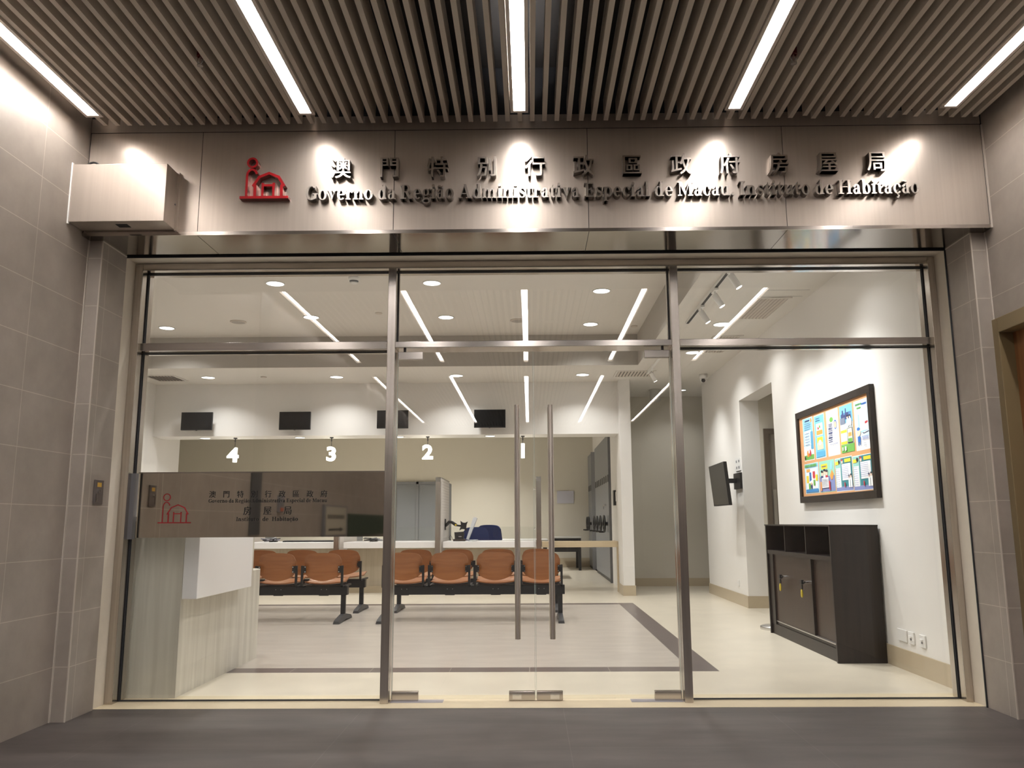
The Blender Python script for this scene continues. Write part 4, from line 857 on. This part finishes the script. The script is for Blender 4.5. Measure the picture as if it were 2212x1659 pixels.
# ------------------------------------------------------------------ notice board
NY0, NY1, NZ0, NZ1 = 6.64, 8.53, 1.275, 2.19
BX = IR - 0.03
t = thing('notice_board', 'large cork notice board in a dark wood frame on the white wall', 'notice board', (IR, (NY0 + NY1) / 2, NZ0))
fw = 0.062
MB().box(BX - 0.012, IR - 0.001, NY0, NY1, NZ0, NZ0 + fw).box(BX - 0.012, IR - 0.001, NY0, NY1, NZ1 - fw, NZ1).box(BX - 0.012, IR - 0.001, NY0, NY0 + fw, NZ0 + fw, NZ1 - fw).box(BX - 0.012, IR - 0.001, NY1 - fw, NY1, NZ0 + fw, NZ1 - fw).build('frame', M['darkw'], parent=t, bevel=0.003)
MB().box(BX + 0.008, IR - 0.001, NY0 + fw, NY1 - fw, NZ0 + fw, NZ1 - fw).build('cork_panel', M['cork'], parent=t)
C = lambda *c: c
def poster(y0, y1, z0, z1, items, base, lab):
    """items in unit coordinates (x across from the viewer's left, y up), each layer a hair above the last"""
    cols = [base]; mb = MB(); sx = BX + 0.0075
    def P(u, v, l): return (sx - 0.0004 * l, y1 + (y0 - y1) * u, z0 + (z1 - z0) * v)
    mb.box(sx, sx + 0.0004, y0, y1, z0, z1)
    lay = 1
    for it in items:
        col = it[0]
        if col not in cols: cols.append(col)
        mb.m(cols.index(col))
        if it[1] == 'r':
            _, _, x0, x1, v0, v1 = it; mb.quad(P(x0, v0, lay), P(x1, v0, lay), P(x1, v1, lay), P(x0, v1, lay))
        elif it[1] == 'o':
            _, _, cx2, cy2, rx, ry = it; mb.add([P(cx2 + rx * math.cos(2 * PI * i / 18), cy2 + ry * math.sin(2 * PI * i / 18), lay) for i in range(18)], [tuple(range(18))])
        elif it[1] == 'p':
            mb.add([P(a, b, lay) for a, b in it[2]], [tuple(range(len(it[2])))])
        elif it[1] == 't':
            _, _, x0, x1, v, h, n = it; r2 = random.Random(int(x0 * 100 + v * 1000))
            x = x0
            while x < x1:
                wv = r2.uniform(0.02, 0.055); mb.quad(P(x, v, lay), P(min(x1, x + wv), v, lay), P(min(x1, x + wv), v + h, lay), P(x, v + h, lay)); x += wv + 0.014
        lay += 1
    o = mb.build('poster', [flat(c) for c in cols], fix=True)
    tag(o, lab, 'poster', 'posters on the notice board'); return o
WH, NAVY, SKY, GRN, YEL, ORG, TEAL, GREY, RED, PINK, SKIN = (246, 247, 248), (60, 72, 120), (150, 212, 240), (110, 175, 80), (238, 214, 60), (240, 160, 80), (60, 135, 145), (120, 130, 150), (200, 60, 70), (240, 190, 160), (246, 214, 190)
PALE, MINT, LAV, DK = (214, 238, 250), (150, 210, 190), (130, 140, 190), (40, 40, 50)
def lines(c, x0, x1, v0, v1, n, h=0.012): return [(c, 't', x0, x1, v0 + (v1 - v0) * i / max(1, n - 1), h, 1) for i in range(n)]
poster(8.076, 8.368, 1.685, 2.108, [(SKY, 'r', 0.02, 0.98, 0.35, 0.99), (PALE, 'r', 0.10, 0.80, 0.28, 0.70), (GRN, 'r', 0.02, 0.98, 0.02, 0.13), ((90, 160, 200), 'r', 0.75, 0.98, 0.25, 0.66), (NAVY, 't', 0.24, 0.72, 0.91, 0.035, 1), (ORG, 'o', 0.86, 0.92, 0.07, 0.05), ((235, 140, 60), 'o', 0.42, 0.16, 0.12, 0.08), (RED, 'o', 0.62, 0.17, 0.10, 0.08), (WH, 'o', 0.53, 0.22, 0.08, 0.06), (DK, 'o', 0.12, 0.07, 0.06, 0.04)] + lines(NAVY, 0.2, 0.85, 0.72, 0.86, 4, 0.012) + lines(NAVY, 0.24, 0.7, 0.36, 0.62, 5, 0.016), WH, 'sky blue poster with a family on green grass, top corner farthest from the glass')
poster(7.755, 8.030, 1.683, 2.100, [((120, 196, 230), 'r', 0.03, 0.97, 0.02, 0.98), (WH, 'r', 0.18, 0.82, 0.52, 0.80), (ORG, 'r', 0.2, 0.80, 0.54, 0.64), ((250, 232, 180), 'r', 0.2, 0.8, 0.20, 0.49), (YEL, 'r', 0.22, 0.78, 0.36, 0.48), (WH, 'o', 0.5, 0.36, 0.16, 0.06), ((90, 170, 210), 'r', 0.1, 0.9, 0.03, 0.16), (GRN, 'o', 0.55, 0.72, 0.06, 0.035), (RED, 'o', 0.4, 0.69, 0.06, 0.03)] + lines(NAVY, 0.18, 0.6, 0.86, 0.91, 2, 0.016), PALE, 'light blue poster with two stacked cards on the board top row')
q3 = [(GRN, 'o', 0.42, 0.79, 0.15, 0.055), ((70, 120, 190), 'o', 0.74, 0.66, 0.13, 0.105), (PINK, 'o', 0.74, 0.655, 0.10, 0.075)]
for i in range(4): q3 += lines(NAVY, 0.12 + 0.02 * i, 0.46 + 0.02 * i, 0.30 + 0.10 * i, 0.38 + 0.10 * i, 3, 0.022)
q3 += lines(NAVY, 0.28, 0.9, 0.24, 0.245, 1, 0.014)
poster(7.400, 7.697, 1.682, 2.100, q3, WH, 'white poster with dark jotted marks in the middle of the top row')
poster(7.066, 7.360, 1.684, 2.097, [((120, 185, 225), 'r', 0, 1, 0.55, 1), ((80, 130, 180), 'r', 0.15, 0.9, 0.70, 0.84), (NAVY, 'p', [(0.1, 0.7), (0.1, 0.82), (0.2, 0.82), (0.2, 0.90), (0.3, 0.90), (0.3, 0.80), (0.45, 0.80), (0.45, 0.93), (0.53, 0.93), (0.53, 0.84), (0.7, 0.84), (0.7, 0.7)]), ((190, 200, 205), 'r', 0.0, 1, 0.17, 0.62), (GRN, 'r', 0, 1, 0, 0.17), (WH, 'r', 0.05, 0.45, 0.24, 0.60), (YEL, 'r', 0.03, 0.5, 0.42, 0.48), (YEL, 'r', 0.03, 0.5, 0.18, 0.24), (GREY, 'r', 0.05, 0.42, 0.60, 0.74), (DK, 'r', 0.55, 0.95, 0.18, 0.50), ((240, 230, 200), 'r', 0.58, 0.92, 0.20, 0.49), (ORG, 'r', 0.62, 0.88, 0.32, 0.40), (GRN, 'r', 0.6, 0.9, 0.20, 0.28), (WH, 'o', 0.66, 0.62, 0.10, 0.09), (SKIN, 'o', 0.64, 0.73, 0.06, 0.03), (WH, 'o', 0.84, 0.62, 0.10, 0.09), (SKIN, 'o', 0.83, 0.73, 0.06, 0.03), (DK, 'o', 0.64, 0.755, 0.06, 0.02), (DK, 'o', 0.83, 0.755, 0.06, 0.02), (WH, 'r', 0.12, 0.2, 0.05, 0.12), (WH, 'r', 0.32, 0.44, 0.04, 0.13)], GRN, 'poster of city towers, yellow floors and green ground on the top row')
poster(6.726, 7.030, 1.676, 2.095, [(PALE, 'r', 0.02, 0.98, 0.25, 0.97), ((170, 225, 240), 'r', 0.25, 0.8, 0.35, 0.72), (WH, 'r', 0.35, 0.92, 0.38, 0.74), ((90, 160, 90), 't', 0.12, 0.55, 0.90, 0.04, 1), ((60, 110, 190), 't', 0.55, 0.9, 0.885, 0.04, 1), (GRN, 't', 0.22, 0.5, 0.83, 0.035, 1), (RED, 'p', [(0.72, 0.50), (0.90, 0.52), (0.90, 0.555), (0.72, 0.545)]), (NAVY, 'p', [(0.5, 0.34), (0.85, 0.37), (0.95, 0.345), (0.6, 0.32)]), (WH, 'p', [(0.57, 0.345), (0.85, 0.365), (0.9, 0.35), (0.62, 0.33)]), (SKIN, 'o', 0.25, 0.36, 0.14, 0.075), ((60, 120, 200), 'o', 0.25, 0.43, 0.10, 0.035), ((50, 110, 190), 'r', 0.17, 0.36, 0.17, 0.28), ((50, 110, 190), 'r', 0.18, 0.23, 0.10, 0.17), ((50, 110, 190), 'r', 0.30, 0.35, 0.10, 0.17)] + lines(LAV, 0.5, 0.92, 0.20, 0.25, 3, 0.018) + lines(GREY, 0.6, 0.75, 0.08, 0.12, 2, 0.012), WH, 'pale poster of a small blue figure with a laptop, top row nearest the glass')
poster(7.992, 8.388, 1.362, 1.656, [(SKY, 'r', 0.02, 0.98, 0.86, 0.98), (WH, 'r', 0.1, 0.9, 0.16, 0.82), ((60, 120, 180), 'p', [(0.33, 0.40), (0.48, 0.44), (0.48, 0.70), (0.33, 0.70)]), (RED, 'p', [(0.58, 0.52), (0.67, 0.46), (0.75, 0.52), (0.75, 0.72), (0.58, 0.72)]), ((230, 170, 90), 'r', 0.14, 0.4, 0.72, 0.82), (YEL, 'r', 0.12, 0.28, 0.36, 0.60), (YEL, 'r', 0.78, 0.93, 0.40, 0.60), (GRN, 'r', 0.26, 0.40, 0.12, 0.34), (GRN, 'r', 0.62, 0.74, 0.25, 0.44), ((70, 140, 200), 'r', 0.05, 0.95, 0.04, 0.14), (NAVY, 'o', 0.48, 0.24, 0.06, 0.10), (PINK, 'o', 0.48, 0.32, 0.04, 0.05), (GRN, 't', 0.05, 0.9, 0.88, 0.09, 1)], (190, 226, 244), 'blue and white leaflet with coloured pennants in the lower row')
poster(7.570, 7.970, 1.361, 1.653, [(MINT, 'r', 0.01, 0.99, 0.5, 0.99), (LAV, 'r', 0.01, 0.99, 0.02, 0.5), (YEL, 'r', 0.14, 0.56, 0.74, 0.90), (NAVY, 't', 0.2, 0.5, 0.80, 0.04, 1), (SKY, 'p', [(0.72, 0.7), (0.78, 0.95), (0.9, 0.95), (0.86, 0.7)]), (ORG, 'p', [(0.70, 0.5), (0.78, 0.36), (0.86, 0.40), (0.95, 0.55), (0.84, 0.68)]), (SKIN, 'o', 0.2, 0.6, 0.07, 0.09), (SKIN, 'o', 0.36, 0.63, 0.07, 0.09), (SKIN, 'o', 0.5, 0.60, 0.07, 0.09), (DK, 'o', 0.36, 0.70, 0.07, 0.04), (DK, 'o', 0.5, 0.67, 0.08, 0.04), (DK, 'o', 0.2, 0.67, 0.07, 0.04), (NAVY, 'r', 0.12, 0.28, 0.44, 0.53), ((230, 230, 235), 'r', 0.29, 0.43, 0.44, 0.55), (RED, 'r', 0.44, 0.58, 0.44, 0.53), (WH, 'r', 0.18, 0.62, 0.14, 0.46), (ORG, 'r', 0.08, 0.16, 0.06, 0.34), (RED, 'r', 0.64, 0.72, 0.06, 0.34)] + lines(GREY, 0.22, 0.58, 0.18, 0.40, 6, 0.018), MINT, 'leaflet of a family holding a white sheet in the lower row')
def leaf_pair(y0, y1, z0, z1, lab):
    it = [((150, 205, 195), 'r', 0.01, 0.34, 0.02, 0.98), ((55, 130, 140), 'r', 0.34, 0.99, 0.02, 0.98), (LAV, 'r', 0.01, 0.99, 0.02, 0.14), (WH, 'r', 0.05, 0.31, 0.12, 0.70), (WH, 'r', 0.40, 0.90, 0.32, 0.80), (YEL, 'r', 0.03, 0.22, 0.80, 0.90), (YEL, 'r', 0.58, 0.93, 0.84, 0.94), (DK, 'o', 0.26, 0.88, 0.05, 0.06), (SKIN, 'o', 0.44, 0.87, 0.05, 0.06), (RED, 'o', 0.43, 0.92, 0.05, 0.03), (WH, 'r', 0.76, 0.85, 0.10, 0.36), (SKIN, 'o', 0.80, 0.40, 0.04, 0.05), (DK, 'o', 0.80, 0.44, 0.04, 0.03), (WH, 'r', 0.88, 0.97, 0.10, 0.38), (SKIN, 'o', 0.92, 0.42, 0.04, 0.05), (DK, 'o', 0.92, 0.46, 0.04, 0.03), (RED, 'r', 0.53, 0.58, 0.12, 0.26)]
    it += lines(LAV, 0.07, 0.29, 0.16, 0.66, 9, 0.014) + lines(LAV, 0.45, 0.85, 0.38, 0.74, 8, 0.014)
    poster(y0, y1, z0, z1, it, WH, lab)
leaf_pair(7.148, 7.550, 1.353, 1.650, 'teal leaflet with white text sheets, third in the lower row')
leaf_pair(6.720, 7.138, 1.346, 1.640, 'teal leaflet with white text sheets, lower row nearest the glass')

# ------------------------------------------------------------------ dark cabinet with sliding doors
KX0, KX1, KY0, KY1, KZ = 2.390, 2.775, 6.740, 8.575, 1.064
t = thing('sideboard', 'dark wood cabinet with open cubbies and sliding doors below the notice board', 'cabinet', ((KX0 + KX1) / 2, (KY0 + KY1) / 2, 0))
MB().box(KX0, KX1, KY0, KY0 + 0.025, 0, KZ - 0.012).box(KX0, KX1, KY1 - 0.025, KY1, 0, KZ - 0.012).build('side_panel', M['darkw'], parent=t, bevel=0.002)
MB().box(KX0 - 0.006, KX1, KY0 - 0.004, KY1 + 0.004, KZ - 0.012, KZ).build('top', M['darkw'], parent=t)
MB().box(KX1 - 0.01, KX1, KY0 + 0.025, KY1 - 0.025, 0.08, KZ - 0.012).build('back_panel', M['darkw'], parent=t)
MB().box(KX0 + 0.005, KX1 - 0.01, KY0 + 0.025, KY1 - 0.025, 0.775, 0.812).build('shelf', M['darkw'], parent=t)
MB().box(KX0 + 0.03, KX1 - 0.01, KY0 + 0.025, KY1 - 0.025, 0.10, 0.13).build('bottom_shelf', M['darkw'], parent=t)
for i in (1, 2): MB().box(KX0 + 0.01, KX1 - 0.01, KY0 + 0.6 * i + 0.03, KY0 + 0.6 * i + 0.045, 0.812, KZ - 0.012).build('cubby_divider', M['darkw'], parent=t)
MB().box(KX0 + 0.02, KX0 + 0.04, KY0 + 0.025, KY1 - 0.025, 0.0, 0.10).build('plinth', M['darkw'], parent=t)
MB().box(KX0 + 0.015, KX0 + 0.06, KY1 - 0.16, KY1 - 0.025, 0.10, 0.775).build('stile', M['darkw'], parent=t)
d1 = MB().box(KX0 + 0.030, KX0 + 0.045, KY0 + 0.60, KY1 - 0.15, 0.135, 0.775).build('sliding_door', M['midw'], parent=t)
d2 = MB().box(KX0 + 0.050, KX0 + 0.065, KY0 + 0.025, KY0 + 0.66, 0.135, 0.775).build('sliding_door', M['midw'], parent=t)
MB().box(KX0 + 0.026, KX0 + 0.070, KY0 + 0.58, KY0 + 0.605, 0.135, 0.775).build('door_edge', M['darkw'], parent=t)
MB().box(KX0 + 0.022, KX0 + 0.068, KY0 + 0.025, KY1 - 0.05, 0.128, 0.136).build('track', M['alu'], parent=t)
for (yy, zz) in ((8.05, 0.578), (7.42, 0.572)):
    k = thing('key', 'key in the %s lock of the dark sliding door cabinet with a yellow tag' % ('farther' if yy > 8 else 'nearer'), 'key', (KX0, yy, zz - 0.12), 'keys left in the cabinet locks')
    MB().cyl((KX0 - 0.010, yy - 0.02, zz), (KX0 + 0.032, yy - 0.02, zz), 0.012, 14).build('lock_barrel', M['chrome'], parent=k)
    MB().box(KX0 - 0.032, KX0 - 0.011, yy + 0.0, yy + 0.045, zz - 0.018, zz + 0.018).box(KX0 - 0.02, KX0 - 0.012, yy - 0.03, yy + 0.02, zz - 0.004, zz + 0.004).build('bow', M['blk'], parent=k)
    MB().box(KX0 - 0.024, KX0 - 0.014, yy + 0.02, yy + 0.055, zz - 0.062, zz - 0.022).build('ring_fob', M['blk'], parent=k)
    MB().lathe((KX0 - 0.018, yy + 0.045, zz - 0.135), [(0.004, 0), (0.011, 0.012), (0.010, 0.05), (0.005, 0.072)], 12).build('tag', M['keyy'], parent=k)
# stanchion behind it
t = thing('barrier_post', 'steel barrier post with round base standing behind the dark cabinet', 'post', (2.535, 8.86, 0))
MB().lathe((2.535, 8.86, 0), [(0.165, 0), (0.165, 0.025), (0.155, 0.034), (0.03, 0.045)], 36).build('base', M['alu'], parent=t)
MB().cyl((2.535, 8.86, 0.04), (2.535, 8.86, 0.95), 0.025, 20).build('pole', M['alu'], parent=t)
# wall plates
def plate(y0, y1, z0, z1, lab, rocker, name='wall_socket'):
    t = thing(name, lab, 'socket', (IR, (y0 + y1) / 2, z0), 'white plates low on the notice board wall')
    MB().box(IR - 0.012, IR - 0.0005, y0, y1, z0, z1).build('plate', M['white'], parent=t, bevel=0.003)
    if rocker:
        ym = (y0 + y1) / 2
        MB().box(IR - 0.022, IR - 0.012, ym - 0.018, ym + 0.018, z0 + 0.045, z0 + 0.058).build('switch', M['white'], parent=t)
        MB().box(IR - 0.0125, IR - 0.0119, ym - 0.012, ym + 0.012, z0 + 0.026, z0 + 0.042).build('opening', M['gsteel2'], parent=t)
plate(6.385, 6.535, 0.205, 0.292, 'blank double wall plate nearest the dark cabinet', False)
plate(6.265, 6.352, 0.205, 0.292, 'white data socket between the blank plate and the other socket', True)
plate(6.09, 6.177, 0.205, 0.292, 'white data socket nearest the shopfront glass', True)
plate(11.35, 11.43, 0.24, 0.32, 'small white wall socket beyond the deep doorway', False)
t = thing('wall_socket_panel', 'white plate of four sockets beside the angled wall screen', 'socket', (IR, 10.98, 1.80))
MB().box(IR - 0.012, IR - 0.0005, 10.98 + 0.01, 11.24, 1.76, 1.93).build('plate', M['white'], parent=t)
MB().box(IR - 0.016, IR - 0.012, 11.02, 11.06, 1.79, 1.82).box(IR - 0.016, IR - 0.012, 11.15, 11.19, 1.79, 1.82).box(IR - 0.016, IR - 0.012, 11.02, 11.06, 1.87, 1.90).box(IR - 0.016, IR - 0.012, 11.15, 11.19, 1.87, 1.90).build('socket_holes', M['gsteel2'], parent=t)
# wall screen on an arm
t = thing('wall_screen', 'large black screen tilted off the white wall beside the deep doorway', 'screen', (IR, 11.15, 1.3))
def tv(u, v, dth): # u along the wall towards the glass, v up, dth behind
    return (2.53 - 0.07 * v + dth, 11.53 - 0.88 * u - 0.09 * v, 1.300 + 0.535 * v + 0.012 * u * v)
mb = MB()
vs = [tv(u, v, d_) for d_ in (0, 0.04) for u, v in ((0, 0), (1, 0), (1, 1), (0, 1))]
mb.add(vs, [(0, 1, 2, 3), (7, 6, 5, 4), (0, 4, 5, 1), (1, 5, 6, 2), (2, 6, 7, 3), (3, 7, 4, 0)]).build('casing', M['blk'], parent=t)
mb = MB(); mb.quad(tv(0.012, 0.03, -0.001), tv(0.988, 0.03, -0.001), tv(0.988, 0.98, -0.001), tv(0.012, 0.98, -0.001)); mb.build('display', plain('grey_screen', (0.045, 0.043, 0.038), 0.25), parent=t)
MB().box(2.52, IR, 11.14, 11.20, 1.60, 1.66).box(IR - 0.03, IR - 0.001, 10.95, 11.30, 1.52, 1.73).box(2.52, 2.56, 11.0, 11.35, 1.48, 1.76).build('arm', M['blkm'], parent=t)

# ------------------------------------------------------------------ behind the counter
# grey double doors in the back wall
t = thing('door_5', 'tall grey steel double doors in the back wall behind counter two', 'door', (-2.9, 21, 0), kind='structure')
MB().box(-3.42, -3.36, 20.93, 21, 0, 2.12).box(-2.86, -2.80, 20.93, 21, 0, 2.12).box(-2.30, -2.24, 20.93, 21, 0, 2.12).box(-3.42, -2.24, 20.93, 21, 2.06, 2.12).build('door_frame', M['gsteel2'], parent=t)
for (a, b) in ((-3.36, -2.86), (-2.80, -2.30)): MB().box(a, b, 20.955, 20.985, 0.0, 2.06).build('door_leaf', M['gsteel'], parent=t)
# mobile shelving
def shelving(y0, y1, n, wheels, lab):
    t = thing('mobile_shelving', lab, 'shelving', (1.53, (y0 + y1) / 2, 0), 'grey mobile shelving units')
    MB().box(1.468, 1.598, y0, y1, 0.06, 2.72).build('end_panel', M['gsteel'], parent=t)
    MB().box(1.455, 1.598, y0 - 0.012, y0, 0.0, 2.74).build('end_trim', M['gsteel2'], parent=t)
    MB().box(1.475, 1.59, y0, y1, 0.0, 0.06).build('plinth', M['blk'], parent=t)
    for i in range(n):
        yy = y0 + (y1 - y0) * (i + 0.5) / n
        MB().box(1.460, 1.468, yy - 0.09, yy + 0.09, 1.84, 1.97).build('label_window', M['blk'], parent=t)
    for i in range(wheels):
        yy = y0 + (y1 - y0) * (i + 0.55) / (n / 2 if n > 4 else n * 0.75)
        w = MB().tube([(1.40, yy + 0.19 * math.cos(a), 1.06 + 0.15 * math.sin(a)) for a in [2 * PI * j / 20 for j in range(20)]], 0.017, 8, closed=True)
        for j in range(3):
            a = 2 * PI * j / 3 + PI / 2; w.cyl((1.42, yy, 1.06), (1.40, yy + 0.19 * math.cos(a), 1.06 + 0.15 * math.sin(a)), 0.016, 8)
        w.cyl((1.40, yy, 1.06), (1.47, yy, 1.06), 0.035, 14).cyl((1.40, yy, 0.91), (1.30, yy, 0.91), 0.016, 10)
        w.build('hand_wheel', M['blkm'], parent=t)
    return t
shelving(15.45, 18.75, 8, 4, 'nearer grey mobile shelving unit with four black hand wheels')
shelving(19.75, 20.95, 3, 2, 'farther grey mobile shelving unit with two black hand wheels')
t = thing('lever_lock', 'chrome lever lock on the nearer grey shelving unit', 'lock', (1.45, 16.15, 1.38))
MB().cyl((1.467, 16.1, 1.42), (1.43, 16.1, 1.42), 0.02, 12).cyl((1.44, 16.1, 1.42), (1.44, 16.5, 1.40), 0.012, 8).cyl((1.44, 16.5, 1.40), (1.44, 16.5, 1.34), 0.012, 8).build('lever', M['chrome'], parent=t)
# small devices on the inner face of the white end wall
t = thing('access_controller', 'black and white access control box on the inner face of the end wall', 'control box', (1.49, 14.4, 1.42))
MB().box(1.46, 1.4945, 14.05, 14.25, 1.44, 1.60).build('cover', M['white'], parent=t)
MB().box(1.455, 1.4945, 14.5, 14.68, 1.38, 1.64).build('terminal', M['blk'], parent=t)
tag(MB().tube([(1.485, 13.95, 1.92), (1.48, 13.93, 1.96), (1.485, 13.88, 2.00), (1.48, 13.92, 1.88), (1.487, 13.9, 1.84)], 0.004, 6).cyl((1.4945, 13.92, 1.97), (1.475, 13.92, 1.97), 0.02, 10).build('wall_hook', M['gsteel2']), 'small hook with a loose wire high on the end wall', 'hook')
tag(MB().box(0.68, 1.10, 20.975, 20.984, 1.56, 1.87).build('plan_sheet', plain('bluish_paper', (0.52, 0.52, 0.60), 0.6)), 'bluish paper plan sheet taped to the back office wall', 'paper sheet')
# far work tables
def table(x0, x1, y0, y1, lab, panel):
    t = thing('work_table', lab, 'table', ((x0 + x1) / 2, (y0 + y1) / 2, 0), 'grey tables in the back office')
    MB().box(x0, x1, y0, y1, 0.73, 0.755).build('table_top', plain('grey_top', (0.50, 0.49, 0.47), 0.4), parent=t)
    for xx in (x0 + 0.05, x1 - 0.05):
        for yy in (y0 + 0.05, y1 - 0.05): MB().box(xx - 0.03, xx + 0.03, yy - 0.03, yy + 0.03, 0, 0.73).build('leg', M['blkm'], parent=t)
    MB().box(x0 + 0.05, x1 - 0.05, y0 + 0.06, y0 + 0.08, 0.42 if panel else 0.62, 0.73).build('modesty_panel', M['blkm'], parent=t)
table(-0.76, 0.35, 16.6, 17.9, 'nearer grey topped table behind the blue chairs', False)
table(0.45, 1.19, 19.4, 20.6, 'farther grey topped table with black panel by the back wall', True)
def blue_chair(x, y, rz, lab, zt):
    t = thing('office_chair', lab, 'chair', (x, y, 0), 'blue office chairs behind the counter', rotz=rz)
    mb = MB(); hw = 0.235
    def fn(sd):
        def f(a, b):
            s_ = a * 2 - 1; k = abs(s_); ztop = zt - 0.02 * k ** 2 - 0.06 * k ** 8; z = 0.60 + (ztop - 0.60) * b
            return (hw * s_ * (0.86 + 0.14 * math.sin(PI * min(1, 0.25 + b * 0.6))), -0.22 + 0.04 * s_ * s_ - 0.05 * b + sd, z)
        return f
    for sd in (-0.03, 0.03): mb.grid(fn(sd), 14, 8)
    A = [fn(-0.03)(i / 14, 1) for i in range(15)]; B = [fn(0.03)(i / 14, 1) for i in range(15)]
    mb.add(A + B, [(i, i + 1, 15 + i + 1, 15 + i) for i in range(14)], True)
    for e in (0, 1):
        A = [fn(-0.03)(e, i / 8) for i in range(9)]; B = [fn(0.03)(e, i / 8) for i in range(9)]; mb.add(A + B, [(i, i + 1, 9 + i + 1, 9 + i) for i in range(8)], True)
    mb.build('backrest', M['blue'], parent=t, local=True)
    MB().box(-0.23, 0.23, -0.20, 0.26, 0.44, 0.51).build('seat', M['blue'], parent=t, local=True, bevel=0.03)
    MB().box(-0.03, 0.03, -0.23, -0.19, 0.42, 0.64).build('back_stem', M['blkm'], parent=t, local=True)
    MB().cyl((0, 0, 0.1), (0, 0, 0.44), 0.025).build('gas_lift', M['blkm'], parent=t, local=True)
    for k in range(5):
        a = 2 * PI * k / 5; e = (0.28 * math.cos(a), 0.28 * math.sin(a))
        MB().cyl((0, 0, 0.11), (e[0], e[1], 0.075), 0.02, 8).cyl((e[0], e[1], 0.0), (e[0], e[1], 0.06), 0.025, 10).build('leg', M['blkm'], parent=t, local=True)
blue_chair(-0.985, 15.1, 0.10, 'blue office chair in front, behind the tablet of counter one', 1.02)
blue_chair(-0.70, 15.75, -0.25, 'blue office chair behind the first one and partly hidden by it', 1.055)
# things on the counters
t = thing('monitor_arm', 'black monitor arm fixed to the slatted divider above counter one', 'monitor arm', (-1.40, 14.0, 0.98))
MB().box(-1.413, -1.395, 13.86, 13.92, 0.98, 1.16).build('wall_plate', M['blkm'], parent=t)
MB().tube([(-1.40, 13.88, 1.05), (-1.37, 13.87, 1.075), (-1.34, 13.85, 1.11), (-1.29, 13.83, 1.105), (-1.22, 13.80, 1.06)], 0.026, 10).tube([(-1.25, 13.82, 1.06), (-1.18, 13.80, 1.05), (-1.13, 13.79, 1.045)], 0.016, 8).build('arm', M['blkm'], parent=t)
MB().cyl((-1.222, 13.77, 1.062), (-1.222, 13.765, 1.062), 0.016).build('yellow_mark', M['keyy'], parent=t)
pl = [(0.065, 0.075), (0.02, 0.05), (-0.02, 0.05), (-0.065, 0.075), (-0.05, 0.02), (-0.05, -0.02), (-0.065, -0.075), (-0.02, -0.05), (0.02, -0.05), (0.065, -0.075), (0.05, -0.02), (0.05, 0.02)]
mb = MB(); mb.prism(pl, lambda u, v, tt: (-1.092 + u * 0.95 + v * 0.12, tt, 1.045 + v * 1.05 - u * 0.1), 13.755, 13.765); mb.build('mount_plate', M['blkm'], parent=t)
t = thing('desk_phone', 'black desk phone with raised handset block on counter one', 'phone', (-1.15, 13.72, 0.802))
MB().box(-1.25, -1.06, 13.62, 13.84, 0.802, 0.835).build('base', M['blk'], parent=t, bevel=0.005)
mb = MB(); mb.prism([(-1.225, 0.835), (-1.085, 0.835), (-1.075, 0.93), (-1.09, 0.955), (-1.20, 0.945), (-1.235, 0.945)], lambda u, v, tt: (u, tt, v), 13.66, 13.75); mb.build('body', M['blk'], parent=t)
MB().box(-1.165, -1.115, 13.655, 13.659, 0.868, 0.882).build('badge_plate', M['alu'], parent=t)
MB().tube([(-1.30, 13.7, 0.81), (-1.32, 13.7, 0.86), (-1.30, 13.7, 0.905), (-1.275, 13.7, 0.86), (-1.26, 13.7, 0.82)], 0.004, 6).build('cord', M['blk'], parent=t)
t = thing('tablet_stand', 'white tablet in clear film leaning on a small stand on counter one', 'tablet', (-1.0, 13.8, 0.802))
mb = MB(); mb.prism([(-1.045, 0.83), (-1.005, 0.823), (-0.87, 1.165), (-0.895, 1.185), (-0.93, 1.18)], lambda u, v, tt: (u, tt, v), 13.70, 13.86); mb.build('panel', plain('filmed_white', (0.62, 0.63, 0.66), 0.25), parent=t)
MB().box(-1.01, -0.86, 13.66, 13.90, 0.802, 0.822).build('foot', plain('filmed_grey', (0.35, 0.36, 0.40), 0.3), parent=t, bevel=0.004)
tag(MB().tube([(-0.98, 13.62, 0.808), (-0.90, 13.64, 0.812), (-0.84, 13.68, 0.808), (-0.84, 13.80, 0.81)], 0.005, 6).build('cable', M['white']), 'short pale cable beside the tablet on counter one', 'cable')
t = thing('keyboard', 'dark keyboard lying on counter three below the name band', 'keyboard', (-3.75, 13.75, 0.802))
MB().box(-4.02, -3.20, 13.62, 13.86, 0.802, 0.822).build('case', M['blk'], parent=t, bevel=0.003)
mb = MB()
for i in range(20):
    for j in range(5): mb.box(-4.0 + 0.039 * i, -4.0 + 0.039 * i + 0.033, 13.635 + 0.044 * j, 13.635 + 0.044 * j + 0.037, 0.822, 0.827)
mb.build('keys', M['dgrey'], parent=t)
def cable_heap(x, y, lab, seed):
    r3 = random.Random(seed); t = thing('cable_heap', lab, 'cables', (x, y, 0.802), 'cable heaps on the counters')
    for j, mt in ((0, 'blk'), (1, 'blk'), (2, 'sticky')):
        pts = [(x + r3.uniform(-0.16, 0.16), y + r3.uniform(-0.1, 0.1), 0.817 + r3.uniform(0, 0.05)) for _ in range(9)]
        MB().tube(pts, 0.006 if j < 2 else 0.013, 6).build('cable', M[mt], parent=t)
    MB().box(x - 0.02, x + 0.10, y - 0.04, y + 0.05, 0.802, 0.85).build('adapter', M['blk'], parent=t, bevel=0.004)
cable_heap(-4.25, 13.75, 'tangled black cables and adapter on counter three', 4)
cable_heap(-2.60, 13.75, 'tangled cables in clear film on counter two', 9)
